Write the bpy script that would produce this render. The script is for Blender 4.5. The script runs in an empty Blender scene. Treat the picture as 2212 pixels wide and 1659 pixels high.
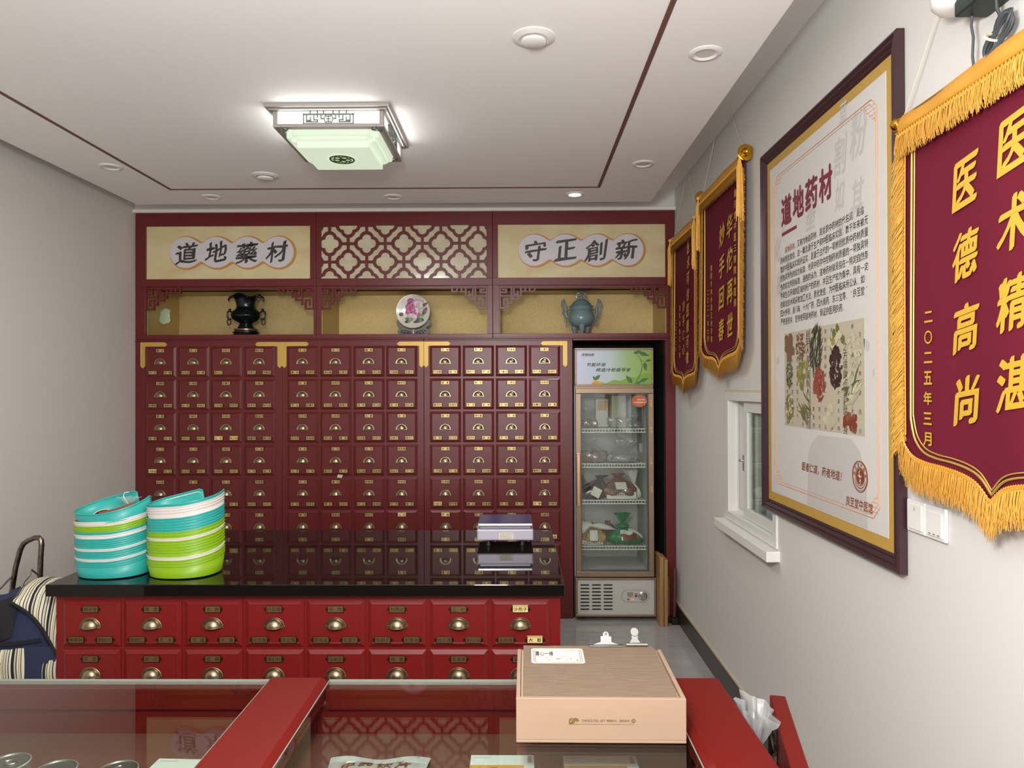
import bpy, math, random
from mathutils import Vector, Matrix, Euler
R = math.radians
SC = bpy.context.scene
COL = SC.collection

# ------------------------------------------------------------------ camera
EYE = 1.57
cam_d = bpy.data.cameras.new('camera')
cam = bpy.data.objects.new('camera', cam_d)
COL.objects.link(cam)
cam_d.sensor_fit = 'HORIZONTAL'
cam_d.sensor_width = 36.0
cam_d.lens = 36.0 * 1520 / 2212
cam_d.clip_start = 0.02
cam.matrix_world = (Matrix.Translation((0, 0, EYE)) @
                    Euler((R(90) + 0.0056, 0, 0.0092)).to_matrix().to_4x4() @ Matrix.Rotation(-0.003, 4, 'Z'))
SC.camera = cam

# ------------------------------------------------------------------ world, view, big lights
w = bpy.data.worlds.new('world')
SC.world = w
w.use_nodes = True
w.node_tree.nodes['Background'].inputs[0].default_value = (0.9, 0.95, 1.0, 1)
w.node_tree.nodes['Background'].inputs[1].default_value = 0.25
vs = SC.view_settings
vs.view_transform = 'Standard'
vs.look = 'None'
vs.exposure = 0.30
vs.gamma = 1.0
vs.use_curve_mapping = False
cy = SC.cycles
cy.max_bounces = 7
cy.diffuse_bounces = 4
cy.glossy_bounces = 4
cy.transmission_bounces = 6
cy.transparent_max_bounces = 16
cy.caustics_reflective = False
cy.caustics_refractive = False
cy.sample_clamp_indirect = 4.0
cy.use_denoising = True


def area_light(name, loc, rot, sx, sy, power, color):
    d = bpy.data.lights.new(name, 'AREA')
    d.shape = 'RECTANGLE'
    d.size, d.size_y, d.energy, d.color = sx, sy, power, color
    o = bpy.data.objects.new(name, d)
    o.location, o.rotation_euler = loc, rot
    COL.objects.link(o)
    return o


# light of the ceiling lamp in view, then two added fill lights, one near the camera and one at the rear
area_light('ceiling_lamp_light', (-0.78, 3.12, 2.575), (0, 0, 0), 0.30, 0.30, 10, (0.96, 1.0, 0.92))
for k_, (dx, dy) in enumerate(((0, -1), (1, 0), (0, 1), (-1, 0))):      # its four glowing sides
    area_light('ceiling_lamp_side_light', (-0.782 + dx * .236, 3.12 + dy * .236, 2.69), (R(90), 0, R(180 + 90 * k_)), 0.40, 0.05, 0.3, (1.0, 1.0, 0.98))


def bulb(name, loc, radius, power, color):
    d = bpy.data.lights.new(name, 'POINT')
    d.energy, d.shadow_soft_size, d.color = power, radius, color
    o = bpy.data.objects.new(name, d)
    o.location = loc
    COL.objects.link(o)
    return o


bulb('near_fill_light', (-0.2, 0.30, 2.0), 0.16, 124, (0.97, 0.985, 1.0))  # added bare fill, hung low by the camera to brighten ceiling and near walls
area_light('rear_fill_light', (-0.4, -2.9, 1.4), (R(90), 0, 0), 3.0, 2.2, 70, (0.96, 0.985, 1.0))  # added broad fill before the closed rear wall, evens out the room light


# ------------------------------------------------------------------ materials
def lin(h):
    h = h.lstrip('#')
    out = []
    for i in (0, 2, 4):
        c = int(h[i:i + 2], 16) / 255
        out.append(c / 12.92 if c <= 0.04045 else ((c + 0.055) / 1.055) ** 2.4)
    return (*out, 1)


def mat(name, color, rough=0.5, metal=0.0, spec=0.5, coat=0.0, bump=None, vary=None, emit=None, trans=0.0, sheen=0.0, coat_rough=0.05):
    m = bpy.data.materials.new(name)
    m.use_nodes = True
    nt = m.node_tree
    b = nt.nodes['Principled BSDF']
    c = lin(color) if isinstance(color, str) else color
    b.inputs['Base Color'].default_value = c
    b.inputs['Roughness'].default_value = rough
    b.inputs['Metallic'].default_value = metal
    b.inputs['Specular IOR Level'].default_value = spec
    b.inputs['Coat Weight'].default_value = coat
    b.inputs['Coat Roughness'].default_value = coat_rough
    b.inputs['Transmission Weight'].default_value = trans
    if sheen:
        b.inputs['Sheen Weight'].default_value = sheen
    if emit:
        b.inputs['Emission Color'].default_value = lin(emit[0])
        b.inputs['Emission Strength'].default_value = emit[1]
    tc = nt.nodes.new('ShaderNodeTexCoord') if (bump or vary) else None
    if vary:   # (scale, second colour, amount, stretch)
        n = nt.nodes.new('ShaderNodeTexNoise')
        n.inputs['Scale'].default_value = vary[0]
        n.inputs['Detail'].default_value = 5
        mp = nt.nodes.new('ShaderNodeMapping')
        mp.inputs['Scale'].default_value = vary[3] if len(vary) > 3 else (1, 1, 1)
        nt.links.new(tc.outputs['Object'], mp.inputs[0])
        nt.links.new(mp.outputs[0], n.inputs['Vector'])
        r = nt.nodes.new('ShaderNodeValToRGB')
        r.color_ramp.elements[0].position = 0.5 - 0.25 / max(vary[2], 0.01) * 0.5
        r.color_ramp.elements[1].position = 0.5 + 0.25 / max(vary[2], 0.01) * 0.5
        r.color_ramp.elements[0].color = c
        r.color_ramp.elements[1].color = lin(vary[1])
        nt.links.new(n.outputs['Fac'], r.inputs[0])
        nt.links.new(r.outputs[0], b.inputs['Base Color'])
    if bump:   # (scale, strength, stretch)
        n = nt.nodes.new('ShaderNodeTexNoise')
        n.inputs['Scale'].default_value = bump[0]
        n.inputs['Detail'].default_value = 4
        if len(bump) > 2:
            mp = nt.nodes.new('ShaderNodeMapping')
            mp.inputs['Scale'].default_value = bump[2]
            nt.links.new(tc.outputs['Object'], mp.inputs[0])
            nt.links.new(mp.outputs[0], n.inputs['Vector'])
        else:
            nt.links.new(tc.outputs['Object'], n.inputs['Vector'])
        bp = nt.nodes.new('ShaderNodeBump')
        bp.inputs['Strength'].default_value = bump[1]
        bp.inputs['Distance'].default_value = 0.002
        nt.links.new(n.outputs['Fac'], bp.inputs['Height'])
        nt.links.new(bp.outputs[0], b.inputs['Normal'])
    return m


def glass_mat(name, tint=(1, 1, 1, 1), f0=0.04, rough=0.0, white=0.0):
    """clear pane: mirror reflection that grows towards grazing angles, straight-through transparency"""
    m = bpy.data.materials.new(name)
    m.use_nodes = True
    nt = m.node_tree
    nt.nodes.clear()
    N = nt.nodes.new
    out, geo, dot, ab = N('ShaderNodeOutputMaterial'), N('ShaderNodeNewGeometry'), N('ShaderNodeVectorMath'), N('ShaderNodeMath')
    dot.operation = 'DOT_PRODUCT'
    ab.operation = 'ABSOLUTE'
    nt.links.new(geo.outputs['Normal'], dot.inputs[0])
    nt.links.new(geo.outputs['Incoming'], dot.inputs[1])
    nt.links.new(dot.outputs['Value'], ab.inputs[0])
    sub, pw, mul = N('ShaderNodeMath'), N('ShaderNodeMath'), N('ShaderNodeMath')
    sub.operation, pw.operation, mul.operation = 'SUBTRACT', 'POWER', 'MULTIPLY_ADD'
    sub.inputs[0].default_value = 1
    nt.links.new(ab.outputs[0], sub.inputs[1])
    nt.links.new(sub.outputs[0], pw.inputs[0])
    pw.inputs[1].default_value = 5
    nt.links.new(pw.outputs[0], mul.inputs[0])
    mul.inputs[1].default_value = 1 - f0
    mul.inputs[2].default_value = f0
    tr, gl, mx = N('ShaderNodeBsdfTransparent'), N('ShaderNodeBsdfGlossy'), N('ShaderNodeMixShader')
    tr.inputs[0].default_value = tint
    gl.inputs['Roughness'].default_value = rough
    nt.links.new(mul.outputs[0], mx.inputs[0])
    nt.links.new(tr.outputs[0], mx.inputs[1])
    nt.links.new(gl.outputs[0], mx.inputs[2])
    last = mx
    if white:
        df, m2 = N('ShaderNodeBsdfDiffuse'), N('ShaderNodeMixShader')
        df.inputs[0].default_value = (0.75, 0.75, 0.74, 1)
        m2.inputs[0].default_value = white
        nt.links.new(mx.outputs[0], m2.inputs[1])
        nt.links.new(df.outputs[0], m2.inputs[2])
        last = m2
    nt.links.new(last.outputs[0], out.inputs[0])
    return m


def stripes_mat(name, stops, period, axis='X', rough=0.8):
    """woven stripes: a repeating colour ramp along one object axis"""
    m = mat(name, '#888888', rough)
    nt = m.node_tree
    tc, sp, md, dv, rp = (nt.nodes.new(t) for t in ('ShaderNodeTexCoord', 'ShaderNodeSeparateXYZ', 'ShaderNodeMath', 'ShaderNodeMath', 'ShaderNodeValToRGB'))
    nt.links.new(tc.outputs['Object'], sp.inputs[0])
    dv.operation, md.operation = 'DIVIDE', 'FRACT'
    dv.inputs[1].default_value = period
    nt.links.new(sp.outputs[axis], dv.inputs[0])
    nt.links.new(dv.outputs[0], md.inputs[0])
    nt.links.new(md.outputs[0], rp.inputs[0])
    cr = rp.color_ramp
    cr.interpolation = 'CONSTANT'
    while len(cr.elements) < len(stops):
        cr.elements.new(0.5)
    for e, (p, c) in zip(cr.elements, stops):
        e.position, e.color = p, lin(c)
    nt.links.new(rp.outputs[0], nt.nodes['Principled BSDF'].inputs['Base Color'])
    return m


def ramp_mat(name, stops, axis='X', lo=0.0, hi=1.0, rough=0.4, noise=0.0):
    """printed blend between colours along one object axis"""
    m = mat(name, '#888888', rough)
    nt = m.node_tree
    tc, sp, mr, rp = (nt.nodes.new(t) for t in ('ShaderNodeTexCoord', 'ShaderNodeSeparateXYZ', 'ShaderNodeMapRange', 'ShaderNodeValToRGB'))
    nt.links.new(tc.outputs['Object'], sp.inputs[0])
    mr.inputs['From Min'].default_value, mr.inputs['From Max'].default_value = lo, hi
    nt.links.new(sp.outputs[axis], mr.inputs['Value'])
    nt.links.new(mr.outputs[0], rp.inputs[0])
    cr = rp.color_ramp
    while len(cr.elements) < len(stops):
        cr.elements.new(0.5)
    for e, (p, c) in zip(cr.elements, stops):
        e.position, e.color = p, lin(c)
    nt.links.new(rp.outputs[0], nt.nodes['Principled BSDF'].inputs['Base Color'])
    return m


M = {}
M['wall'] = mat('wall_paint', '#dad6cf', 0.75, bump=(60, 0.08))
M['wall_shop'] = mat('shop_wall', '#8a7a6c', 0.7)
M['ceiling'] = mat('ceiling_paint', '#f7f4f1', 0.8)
M['groove'] = mat('groove_strip', '#6e4a42', 0.6)
M['red'] = mat('red_lacquer', '#661f1f', 0.34, spec=0.45, bump=(25, 0.05, (1, 1, 9)))
M['red_counter'] = mat('red_counter_lacquer', '#7c1b1a', 0.36, spec=0.45, bump=(25, 0.05, (1, 1, 9)))
M['red_case'] = mat('red_case_lacquer', '#68130e', 0.42, spec=0.25)
M['red_dark'] = mat('red_inside', '#6e4034', 0.6)
M['black_in'] = mat('bay_black', '#17120f', 0.8)
M['brass'] = mat('brass_plate', '#c0a468', 0.28, 1.0)
M['brass_pull'] = mat('brass_pull', '#ab9d80', 0.34, 1.0, bump=(45, 0.15))
M['bronze'] = mat('bronze_holder', '#4a3420', 0.4, 0.8)
M['card'] = mat('card_plate', '#c8b070', 0.32, 0.35)
M['card_dark'] = mat('card_brown', '#7c6040', 0.35, 0.35)  # darker brown card tone, used on the counter drawers
M['paper_y'] = mat('paper_yellow', '#efd58c', 0.7)
M['ink'] = mat('ink_brown', '#3a2a12', 0.7)
M['ink_red'] = mat('ink_reddish', '#8a3a1c', 0.7)
M['black_ink'] = mat('ink_black', '#2c2c2e', 0.6)
M['gold_bracket'] = mat('gold_bracket', '#d2ad5c', 0.4, 0.3, vary=(400, '#c49c4a', 0.8))
M['gold_board'] = mat('gold_board', '#dcc48c', 0.36, 0.6, bump=(420, 0.9), vary=(300, '#b89b60', 0.7))
M['cream_glass'] = mat('cream_panel', '#d6cdb0', 0.14, spec=0.6, vary=(14, '#c8bd9c', 0.9))
M['sign_gold'] = mat('sign_gold', '#e0d8ae', 0.22, spec=0.5, vary=(4, '#cdb07e', 0.45, (1, 1, 2.2)))
M['sign_pill'] = mat('sign_pill', '#d2ccd0', 0.4)
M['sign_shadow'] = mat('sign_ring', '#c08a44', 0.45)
M['sign_ink'] = mat('sign_ink', '#3b3638', 0.5)
M['granite'] = mat('black_granite', '#0b0908', 0.03, spec=0.5, vary=(900, '#1c1816', 0.4))
M['marble'] = mat('floor_tile', '#a3a19e', 0.07, spec=0.5, vary=(3.5, '#b6b3af', 0.6, (1, 2.5, 1)))
M['base'] = mat('black_skirting', '#332b26', 0.3)
M['plaster'] = mat('plaster_edge', '#cfc2a4', 0.8)
M['white'] = mat('white_paint', '#e9e6e0', 0.5)
M['white_gloss'] = mat('white_plastic', '#ece8e2', 0.3)
M['pvc'] = mat('window_plastic', '#e2e0d8', 0.4)
M['dark'] = mat('dark_plastic', '#1c1c1e', 0.5)
M['grey'] = mat('grey_plastic', '#6b6b6e', 0.5)
M['lead_grey'] = mat('lead_grey', '#45484b', 0.5)
M['steel'] = mat('steel', '#b9b6b0', 0.25, 1.0)
M['clip_metal'] = mat('clip_metal', '#8f8d8a', 0.42, 0.9)
M['chrome'] = mat('chrome', '#d6d4d0', 0.12, 1.0)
M['tube_steel'] = mat('worn_tube', '#8d8478', 0.3, 1.0, vary=(60, '#5e544a', 0.5))
M['rose_gold'] = mat('rose_gold', '#947e6a', 0.4, 0.75)
M['rose_gold_b'] = mat('rose_gold_bright', '#c4a084', 0.28, 0.85)
M['fridge_in'] = mat('fridge_liner', '#c9c6bf', 0.55)
M['fridge_white'] = mat('fridge_white', '#c2bdb4', 0.45)
M['glass'] = glass_mat('pane_glass', (0.93, 0.96, 0.94, 1))
M['case_glass'] = glass_mat('case_glass', (0.90, 0.94, 0.92, 1), 0.045)
M['glass_edge'] = mat('glass_edge', '#8c8d82', 0.25)
M['clear'] = glass_mat('clear_film', (0.93, 0.93, 0.93, 1), 0.10, 0.12, 0.16)
M['film'] = glass_mat('milky_film', (0.88, 0.88, 0.88, 1), 0.10, 0.2, 0.3)
M['teal'] = mat('teal_plastic', '#30a59d', 0.38)
M['lime'] = mat('lime_plastic', '#87b016', 0.38)
M['tray_white'] = mat('white_tray_plastic', '#d9d0ca', 0.42)
M['wood'] = mat('bare_wood', '#b08858', 0.6, vary=(9, '#8d6638', 0.6, (6, 6, 0.5)))
M['wood_dark'] = mat('dark_handle', '#5a342a', 0.5)
M['wood_mid'] = mat('handle_wood', '#8a5c40', 0.5)
M['iron'] = mat('dark_iron', '#2a2422', 0.5, 0.6)
M['ply'] = mat('pale_ply', '#a58a74', 0.6, vary=(6, '#9c806a', 0.4, (0.6, 3, 3)), bump=(80, 0.1))
M['ply_edge'] = mat('pale_ply_edge', '#bfab90', 0.6)
M['hardboard'] = mat('hardboard', '#836f5c', 0.75, vary=(160, '#75624f', 0.6, (0.12, 1, 1)), bump=(150, 0.4, (0.2, 1, 1)))
M['olive'] = mat('print_olive', '#6a5220', 0.6)
M['label_white'] = mat('label_paper', '#eadfce', 0.6)
M['navy'] = mat('navy_cloth', '#2c3250', 0.85, bump=(120, 0.3))
M['black_cloth'] = mat('black_trim', '#191719', 0.8)
M['stripes'] = stripes_mat('striped_cloth', [(0, '#e6dfc8'), (.14, '#2a2622'), (.19, '#ddd5bd'), (.30, '#4a3626'), (.35, '#e6dfc8'), (.44, '#1c1c1c'), (.58, '#cfc8b0'), (.66, '#3a3028'), (.72, '#e6dfc8'), (.84, '#9aa83c'), (.88, '#e2dac4'), (.95, '#2a2622')], 0.062)
M['crimson'] = mat('banner_velvet', '#68182a', 0.75, spec=0.2, bump=(300, 0.15))
M['gold_fringe'] = mat('banner_fringe', '#fac860', 0.5, vary=(60, '#f2b448', 0.6))
M['gold_satin'] = mat('banner_satin', '#d89a36', 0.42)
M['gold_glitter'] = mat('gold_glitter', '#cf9c24', 0.4, 0.15, vary=(500, '#e8c04c', 0.5))
M['gold_thread'] = mat('gold_thread', '#cfae58', 0.4, 0.4)
M['gold_ball'] = mat('gold_ball', '#e0a838', 0.12, 1.0)
M['cord'] = mat('white_cord', '#d9cfb8', 0.7)
M['frame_dark'] = mat('poster_frame', '#3d2529', 0.28, spec=0.5)
M['mat_gold'] = mat('poster_mat', '#c9a356', 0.5, vary=(300, '#b9923f', 0.6))
M['print'] = mat('poster_sheet', '#dcd8d2', 0.18, spec=0.5)
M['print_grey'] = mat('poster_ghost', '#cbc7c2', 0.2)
M['print_red'] = mat('poster_red', '#7e2b3a', 0.3)
M['print_brown'] = mat('poster_brown', '#8a4a2c', 0.3)
M['print_orange'] = mat('poster_orange', '#d59668', 0.3)
M['print_cream'] = mat('poster_picture', '#c4b9a4', 0.25)
M['porcelain'] = mat('porcelain', '#d9d5cc', 0.12)
M['celadon'] = mat('celadon', '#7d9494', 0.16, spec=0.55)
M['ink_vase'] = mat('dark_glaze', '#0e1518', 0.08, spec=0.6)
M['stand_grey'] = mat('stand_grey', '#5a6060', 0.4)
M['lamp_body'] = mat('lamp_metal', '#a39c96', 0.4, 0.3)
M['lamp_lattice'] = mat('lamp_cutwork', '#7a847c', 0.35, 0.6)
M['lamp_glow'] = mat('lamp_acrylic', '#888d82', 0.4, emit=('#e0efd2', 0.62))
M['lamp_side'] = mat('lamp_side_acrylic', '#f2f2f0', 0.4, emit=('#f4faf6', 0.75))
M['light_on'] = mat('lit_downlight', '#ffffff', 0.4, emit=('#f2f2ff', 6.0))
M['light_off'] = mat('downlight_glass', '#d8d0c8', 0.5)


# ------------------------------------------------------------------ mesh builder
def rnd(seed):
    return random.Random(seed)


GLYPHS = {}


def glyph(text, bold=0.0, res=2, shear=0.0, spacing=1.0, pen=False):
    """outline lettering; a heavier or pen-drawn stroke is made of slightly shifted copies"""
    k = (text, bold, res, shear, spacing, pen)
    if k not in GLYPHS:
        cu = bpy.data.curves.new('text', 'FONT')
        cu.body, cu.size, cu.resolution_u, cu.shear, cu.space_character = text, 1.0, res, shear, spacing
        o = bpy.data.objects.new('text', cu)
        me = o.to_mesh()
        v0, f0 = [(v.co.x, v.co.y) for v in me.vertices], [tuple(p.vertices) for p in me.polygons]
        o.to_mesh_clear()
        bpy.data.objects.remove(o)
        bpy.data.curves.remove(cu)
        if pen:
            sh = [(t * bold, t * bold * .55) for t in (-1, -.75, -.5, -.25, 0, .25, .5, .75, 1)] + [(0, -.35 * bold), (0, .35 * bold)]
        elif .012 < bold < .024:
            sh = [(-bold, -.4 * bold), (bold, .4 * bold), (-.4 * bold, bold), (.4 * bold, -bold)]
        elif bold > .012:
            sh = [(-bold, 0), (bold, 0), (0, -bold), (0, bold), (-.7 * bold, -.7 * bold), (.7 * bold, .7 * bold), (.7 * bold, -.7 * bold), (-.7 * bold, .7 * bold)]
        elif bold > 0:
            sh = [(-bold, 0), (bold, 0)]
        else:
            sh = [(0, 0)]
        vs, fs = [], []
        for k_, (dx, dy) in enumerate(sh):
            b = len(vs)
            vs += [(x + dx, y + dy, -2.5e-5 * k_) for x, y in v0]
            fs += [tuple(i + b for i in f) for f in f0]
        GLYPHS[k] = (vs, fs)
    return GLYPHS[k]


class MB:
    def __init__(s):
        s.v, s.f, s.m, s.s = [], [], [], []

    def add(s, vs, fs, m=0, smooth=False, T=None):
        b = len(s.v)
        s.v += [tuple(T @ Vector(p)) if T is not None else tuple(p) for p in vs]
        for f in fs:
            s.f.append(tuple(i + b for i in f))
            s.m.append(m)
            s.s.append(smooth)
        return s

    def box(s, x0, x1, y0, y1, z0, z1, m=0, T=None):
        v = [(x, y, z) for z in (z0, z1) for y in (y0, y1) for x in (x0, x1)]
        return s.add(v, [(0, 2, 3, 1), (4, 5, 7, 6), (0, 1, 5, 4), (2, 6, 7, 3), (0, 4, 6, 2), (1, 3, 7, 5)], m, False, T)

    def prism(s, pts, y0, y1, m=0, T=None):
        """polygon given in x,z, seen from -y, extruded from y0 (front) to y1"""
        a = sum(p[0] * q[1] - q[0] * p[1] for p, q in zip(pts, pts[1:] + pts[:1]))
        if a < 0:
            pts = pts[::-1]
        n = len(pts)
        v = [(x, y0, z) for x, z in pts] + [(x, y1, z) for x, z in pts]
        f = [tuple(range(n)), tuple(range(2 * n - 1, n - 1, -1))]
        f += [(i, i + n, (i + 1) % n + n, (i + 1) % n) for i in range(n)]
        return s.add(v, f, m, False, T)

    def flat(s, pts, y, m=0, T=None):
        a = sum(p[0] * q[1] - q[0] * p[1] for p, q in zip(pts, pts[1:] + pts[:1]))
        if a < 0:
            pts = pts[::-1]
        return s.add([(x, y, z) for x, z in pts], [tuple(range(len(pts)))], m, False, T)

    def lathe(s, prof, n=32, m=0, c=(0, 0, 0), T=None, mod=None):
        vs, fs = [], []
        for j, (r, z) in enumerate(prof):
            for i in range(n):
                a = 2 * math.pi * i / n
                rr, zz = (r, z) if mod is None else mod(r, z, a)
                vs.append((c[0] + rr * math.cos(a), c[1] + rr * math.sin(a), c[2] + zz))
        for j in range(len(prof) - 1):
            for i in range(n):
                fs.append((j * n + i, j * n + (i + 1) % n, (j + 1) * n + (i + 1) % n, (j + 1) * n + i))
        if prof[0][0] > 1e-6:
            fs.append(tuple(range(n - 1, -1, -1)))
        if prof[-1][0] > 1e-6:
            fs.append(tuple((len(prof) - 1) * n + i for i in range(n)))
        return s.add(vs, fs, m, True, T)

    def tube(s, path, r, n=8, m=0, closed=False, T=None):
        P = [Vector(p) for p in path]
        k = len(P)
        vs, fs, up = [], [], None
        for i in range(k):
            if closed:
                t = P[(i + 1) % k] - P[i - 1]
            else:
                t = P[min(i + 1, k - 1)] - P[max(i - 1, 0)]
            t.normalize()
            if up is None:
                up = t.orthogonal().normalized()
            else:
                up = (up - t * up.dot(t))
                up = up.normalized() if up.length > 1e-6 else t.orthogonal().normalized()
            sd = t.cross(up)
            rr = r[i] if isinstance(r, (list, tuple)) else r
            for j in range(n):
                a = 2 * math.pi * j / n
                vs.append(P[i] + up * (math.cos(a) * rr) + sd * (math.sin(a) * rr))
        for i in range(k if closed else k - 1):
            for j in range(n):
                i2 = (i + 1) % k
                fs.append((i * n + j, i * n + (j + 1) % n, i2 * n + (j + 1) % n, i2 * n + j))
        if not closed:
            fs.append(tuple(range(n - 1, -1, -1)))
            fs.append(tuple((k - 1) * n + j for j in range(n)))
        return s.add(vs, fs, m, True, T)

    def grid(s, fn, nu, nv, m=0, smooth=True, T=None):
        vs = [fn(i / nu, j / nv) for j in range(nv + 1) for i in range(nu + 1)]
        fs = [(j * (nu + 1) + i, j * (nu + 1) + i + 1, (j + 1) * (nu + 1) + i + 1, (j + 1) * (nu + 1) + i) for j in range(nv) for i in range(nu)]
        return s.add(vs, fs, m, smooth, T)

    def ball(s, c, r, n=16, m=0, sx=1, sy=1, sz=1, T=None):
        k = n // 2
        prof = [(math.sin(math.pi * j / k), -math.cos(math.pi * j / k)) for j in range(k + 1)]
        vs, fs = [], []
        for (pr, pz) in prof:
            for i in range(n):
                a = 2 * math.pi * i / n
                vs.append((c[0] + r * sx * pr * math.cos(a), c[1] + r * sy * pr * math.sin(a), c[2] + r * sz * pz))
        for j in range(k):
            for i in range(n):
                fs.append((j * n + i, j * n + (i + 1) % n, (j + 1) * n + (i + 1) % n, (j + 1) * n + i))
        return s.add(vs, fs, m, True, T)

    def text(s, t, x, z, w, h, y=0.0, m=0, bold=0.0, res=2, shear=0.0, T=None, keep=False, spacing=1.0, warp=None, pen=False):
        """flat lettering fitted into a w x h field centred on (x, z), facing -y"""
        vs, fs = glyph(t, bold, res, shear, spacing, pen)
        if not vs:
            return s
        x0, x1 = min(p[0] for p in vs), max(p[0] for p in vs)
        y0, y1 = min(p[1] for p in vs), max(p[1] for p in vs)
        sx = w / max(x1 - x0, 1e-6) if w else 1e9
        sy = h / max(y1 - y0, 1e-6) if h else 1e9
        if keep or not w or not h:
            sx = sy = min(sx, sy)
        out = []
        for px, py, pd in vs:
            a, b = (px - (x0 + x1) / 2) * sx, (py - (y0 + y1) / 2) * sy
            if warp:
                a, b = warp(a, b)
            out.append((x + a, y + pd, z + b))
        return s.add(out, fs, m, False, T)

    def build(s, name, mats, parent=None, loc=None, bevel=0.0, sharp=38, off=None):
        me = bpy.data.meshes.new(name)
        vs = s.v
        if off is not None:
            vs = [(a - off[0], b - off[1], c - off[2]) for a, b, c in vs]
        me.from_pydata(vs, [], s.f)
        if not isinstance(mats, (list, tuple)):
            mats = [mats]
        for mm in mats:
            me.materials.append(M[mm] if isinstance(mm, str) else mm)
        me.polygons.foreach_set('material_index', s.m)
        me.polygons.foreach_set('use_smooth', s.s)
        if any(s.s):
            me.set_sharp_from_angle(angle=R(sharp))
        me.update()
        o = bpy.data.objects.new(name, me)
        COL.objects.link(o)
        if parent is not None:
            o.parent = parent
        if loc is not None:
            o.location = loc
        if bevel:
            b = o.modifiers.new('bevel', 'BEVEL')
            b.width, b.segments, b.limit_method, b.angle_limit = bevel, 2, 'ANGLE', R(50)
        return o


def tag(o, label, cat, group=None, kind=None):
    o['label'] = label
    o['category'] = cat
    if group:
        o['group'] = group
    if kind:
        o['kind'] = kind
    return o


def thing(name, label, cat, loc=(0, 0, 0), rotz=0.0, group=None):
    o = bpy.data.objects.new(name, None)
    COL.objects.link(o)
    o.empty_display_size = 0.05
    o.location, o.rotation_euler = loc, (0, 0, rotz)
    return tag(o, label, cat, group)


def kids(o):
    return KIDS.get(o.name, [])


KIDS = {}


def index_kids():
    KIDS.clear()
    for o in COL.objects:
        if o.parent is not None:
            KIDS.setdefault(o.parent.name, []).append(o)


def copy_tree(o, parent=None):
    c = o.copy()
    COL.objects.link(c)
    if parent is not None:
        c.parent = parent
    for ch in kids(o):
        copy_tree(ch, c)
    return c


def px(x, y, d):
    """a point of the photograph at depth d from the camera, as a place in the room"""
    y = y + 0.0045 * (x - 1120)
    return Vector(((x - 1120) / 1520 * d, d, EYE - (y - 838) / 1520 * d))


# ================================================================== THE ROOM
WL, WR, YB, YF = -2.63, 1.07, 5.34, -3.0      # left wall, right wall, back, front (behind the camera)
ZC, ZP = 2.92, 2.74                            # upper ceiling, underside of the dropped ceiling


def structure(mb, name, mats, label, cat, **k):
    return tag(mb.build(name, mats, **k), label, cat, kind='structure')


structure(MB().box(WL - .2, WR + .2, YF - .2, YB + .2, -.1, 0), 'floor', 'marble', 'grey veined stone tile floor', 'floor')
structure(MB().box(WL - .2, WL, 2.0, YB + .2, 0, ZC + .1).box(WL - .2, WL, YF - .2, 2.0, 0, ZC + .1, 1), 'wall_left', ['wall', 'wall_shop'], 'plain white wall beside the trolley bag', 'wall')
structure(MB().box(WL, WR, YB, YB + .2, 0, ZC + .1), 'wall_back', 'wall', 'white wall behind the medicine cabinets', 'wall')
structure(MB().box(WL, WR, YF - .2, YF, 0, ZC + .1), 'wall_front', 'wall_shop', 'white wall behind the viewer', 'wall')
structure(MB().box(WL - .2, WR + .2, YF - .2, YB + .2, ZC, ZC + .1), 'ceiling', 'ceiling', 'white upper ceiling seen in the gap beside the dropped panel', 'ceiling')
# right wall with the window opening
WY0, WY1, WZ0, WZ1 = 2.92, 3.625, .90, 1.545
mb = MB()
mb.box(WR, WR + .2, YF - .2, WY0, 0, ZC + .1)
mb.box(WR, WR + .2, WY1, YB + .2, 0, ZC + .1)
mb.box(WR, WR + .2, WY0, WY1, 0, WZ0)
mb.box(WR, WR + .2, WY0, WY1, WZ1, ZC + .1)
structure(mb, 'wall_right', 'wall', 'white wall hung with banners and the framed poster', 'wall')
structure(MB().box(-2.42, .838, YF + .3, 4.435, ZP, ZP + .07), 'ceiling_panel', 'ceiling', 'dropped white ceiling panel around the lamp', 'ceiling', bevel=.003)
gx0, gx1, gy = -2.036, .472, 4.10
structure(MB().box(gx0 - .009, gx0 + .009, YF + .7, gy + .009, ZP - .002, ZP + .01), 'trim_1', 'groove', 'brown inlaid line along the ceiling beside the left wall', 'trim')
structure(MB().box(gx1 - .009, gx1 + .009, YF + .7, gy + .009, ZP - .002, ZP + .01), 'trim_2', 'groove', 'brown inlaid line along the ceiling beside the right wall', 'trim')
structure(MB().box(gx0 + .009, gx1 - .009, gy - .009, gy + .009, ZP - .002, ZP + .01), 'trim_3', 'groove', 'brown inlaid ceiling line in front of the cabinets', 'trim')
mb = MB()
mb.box(WR - .012, WR, YF, YB - .55, 0, .112, 0)
mb.box(WR - .007, WR, YF, YB - .55, .112, .126, 1)
structure(mb, 'baseboard_right', ['base', 'plaster'], 'black skirting under the right wall', 'skirting')
structure(MB().box(WL, WL + .012, YF, YB - .55, 0, .112), 'baseboard_left', 'base', 'black skirting under the left wall', 'skirting')
# fascia above the cabinets
mb = MB()
mb.box(WL, WR, 4.80, YB, 2.785, ZC, 0)
mb.box(WL, WR, 4.775, 4.80, 2.776, 2.797, 1)
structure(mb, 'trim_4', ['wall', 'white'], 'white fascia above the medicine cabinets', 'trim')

# ------------------------------------------------------------------ window in the right wall (its room beyond is a dim grey passage)
win = thing('window_1', 'white plastic sliding window half hidden by the framed poster', 'window', (WR, (WY0 + WY1) / 2, WZ0))
win['kind'] = 'structure'
hw, hh = (WY1 - WY0) / 2, WZ1 - WZ0
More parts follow.
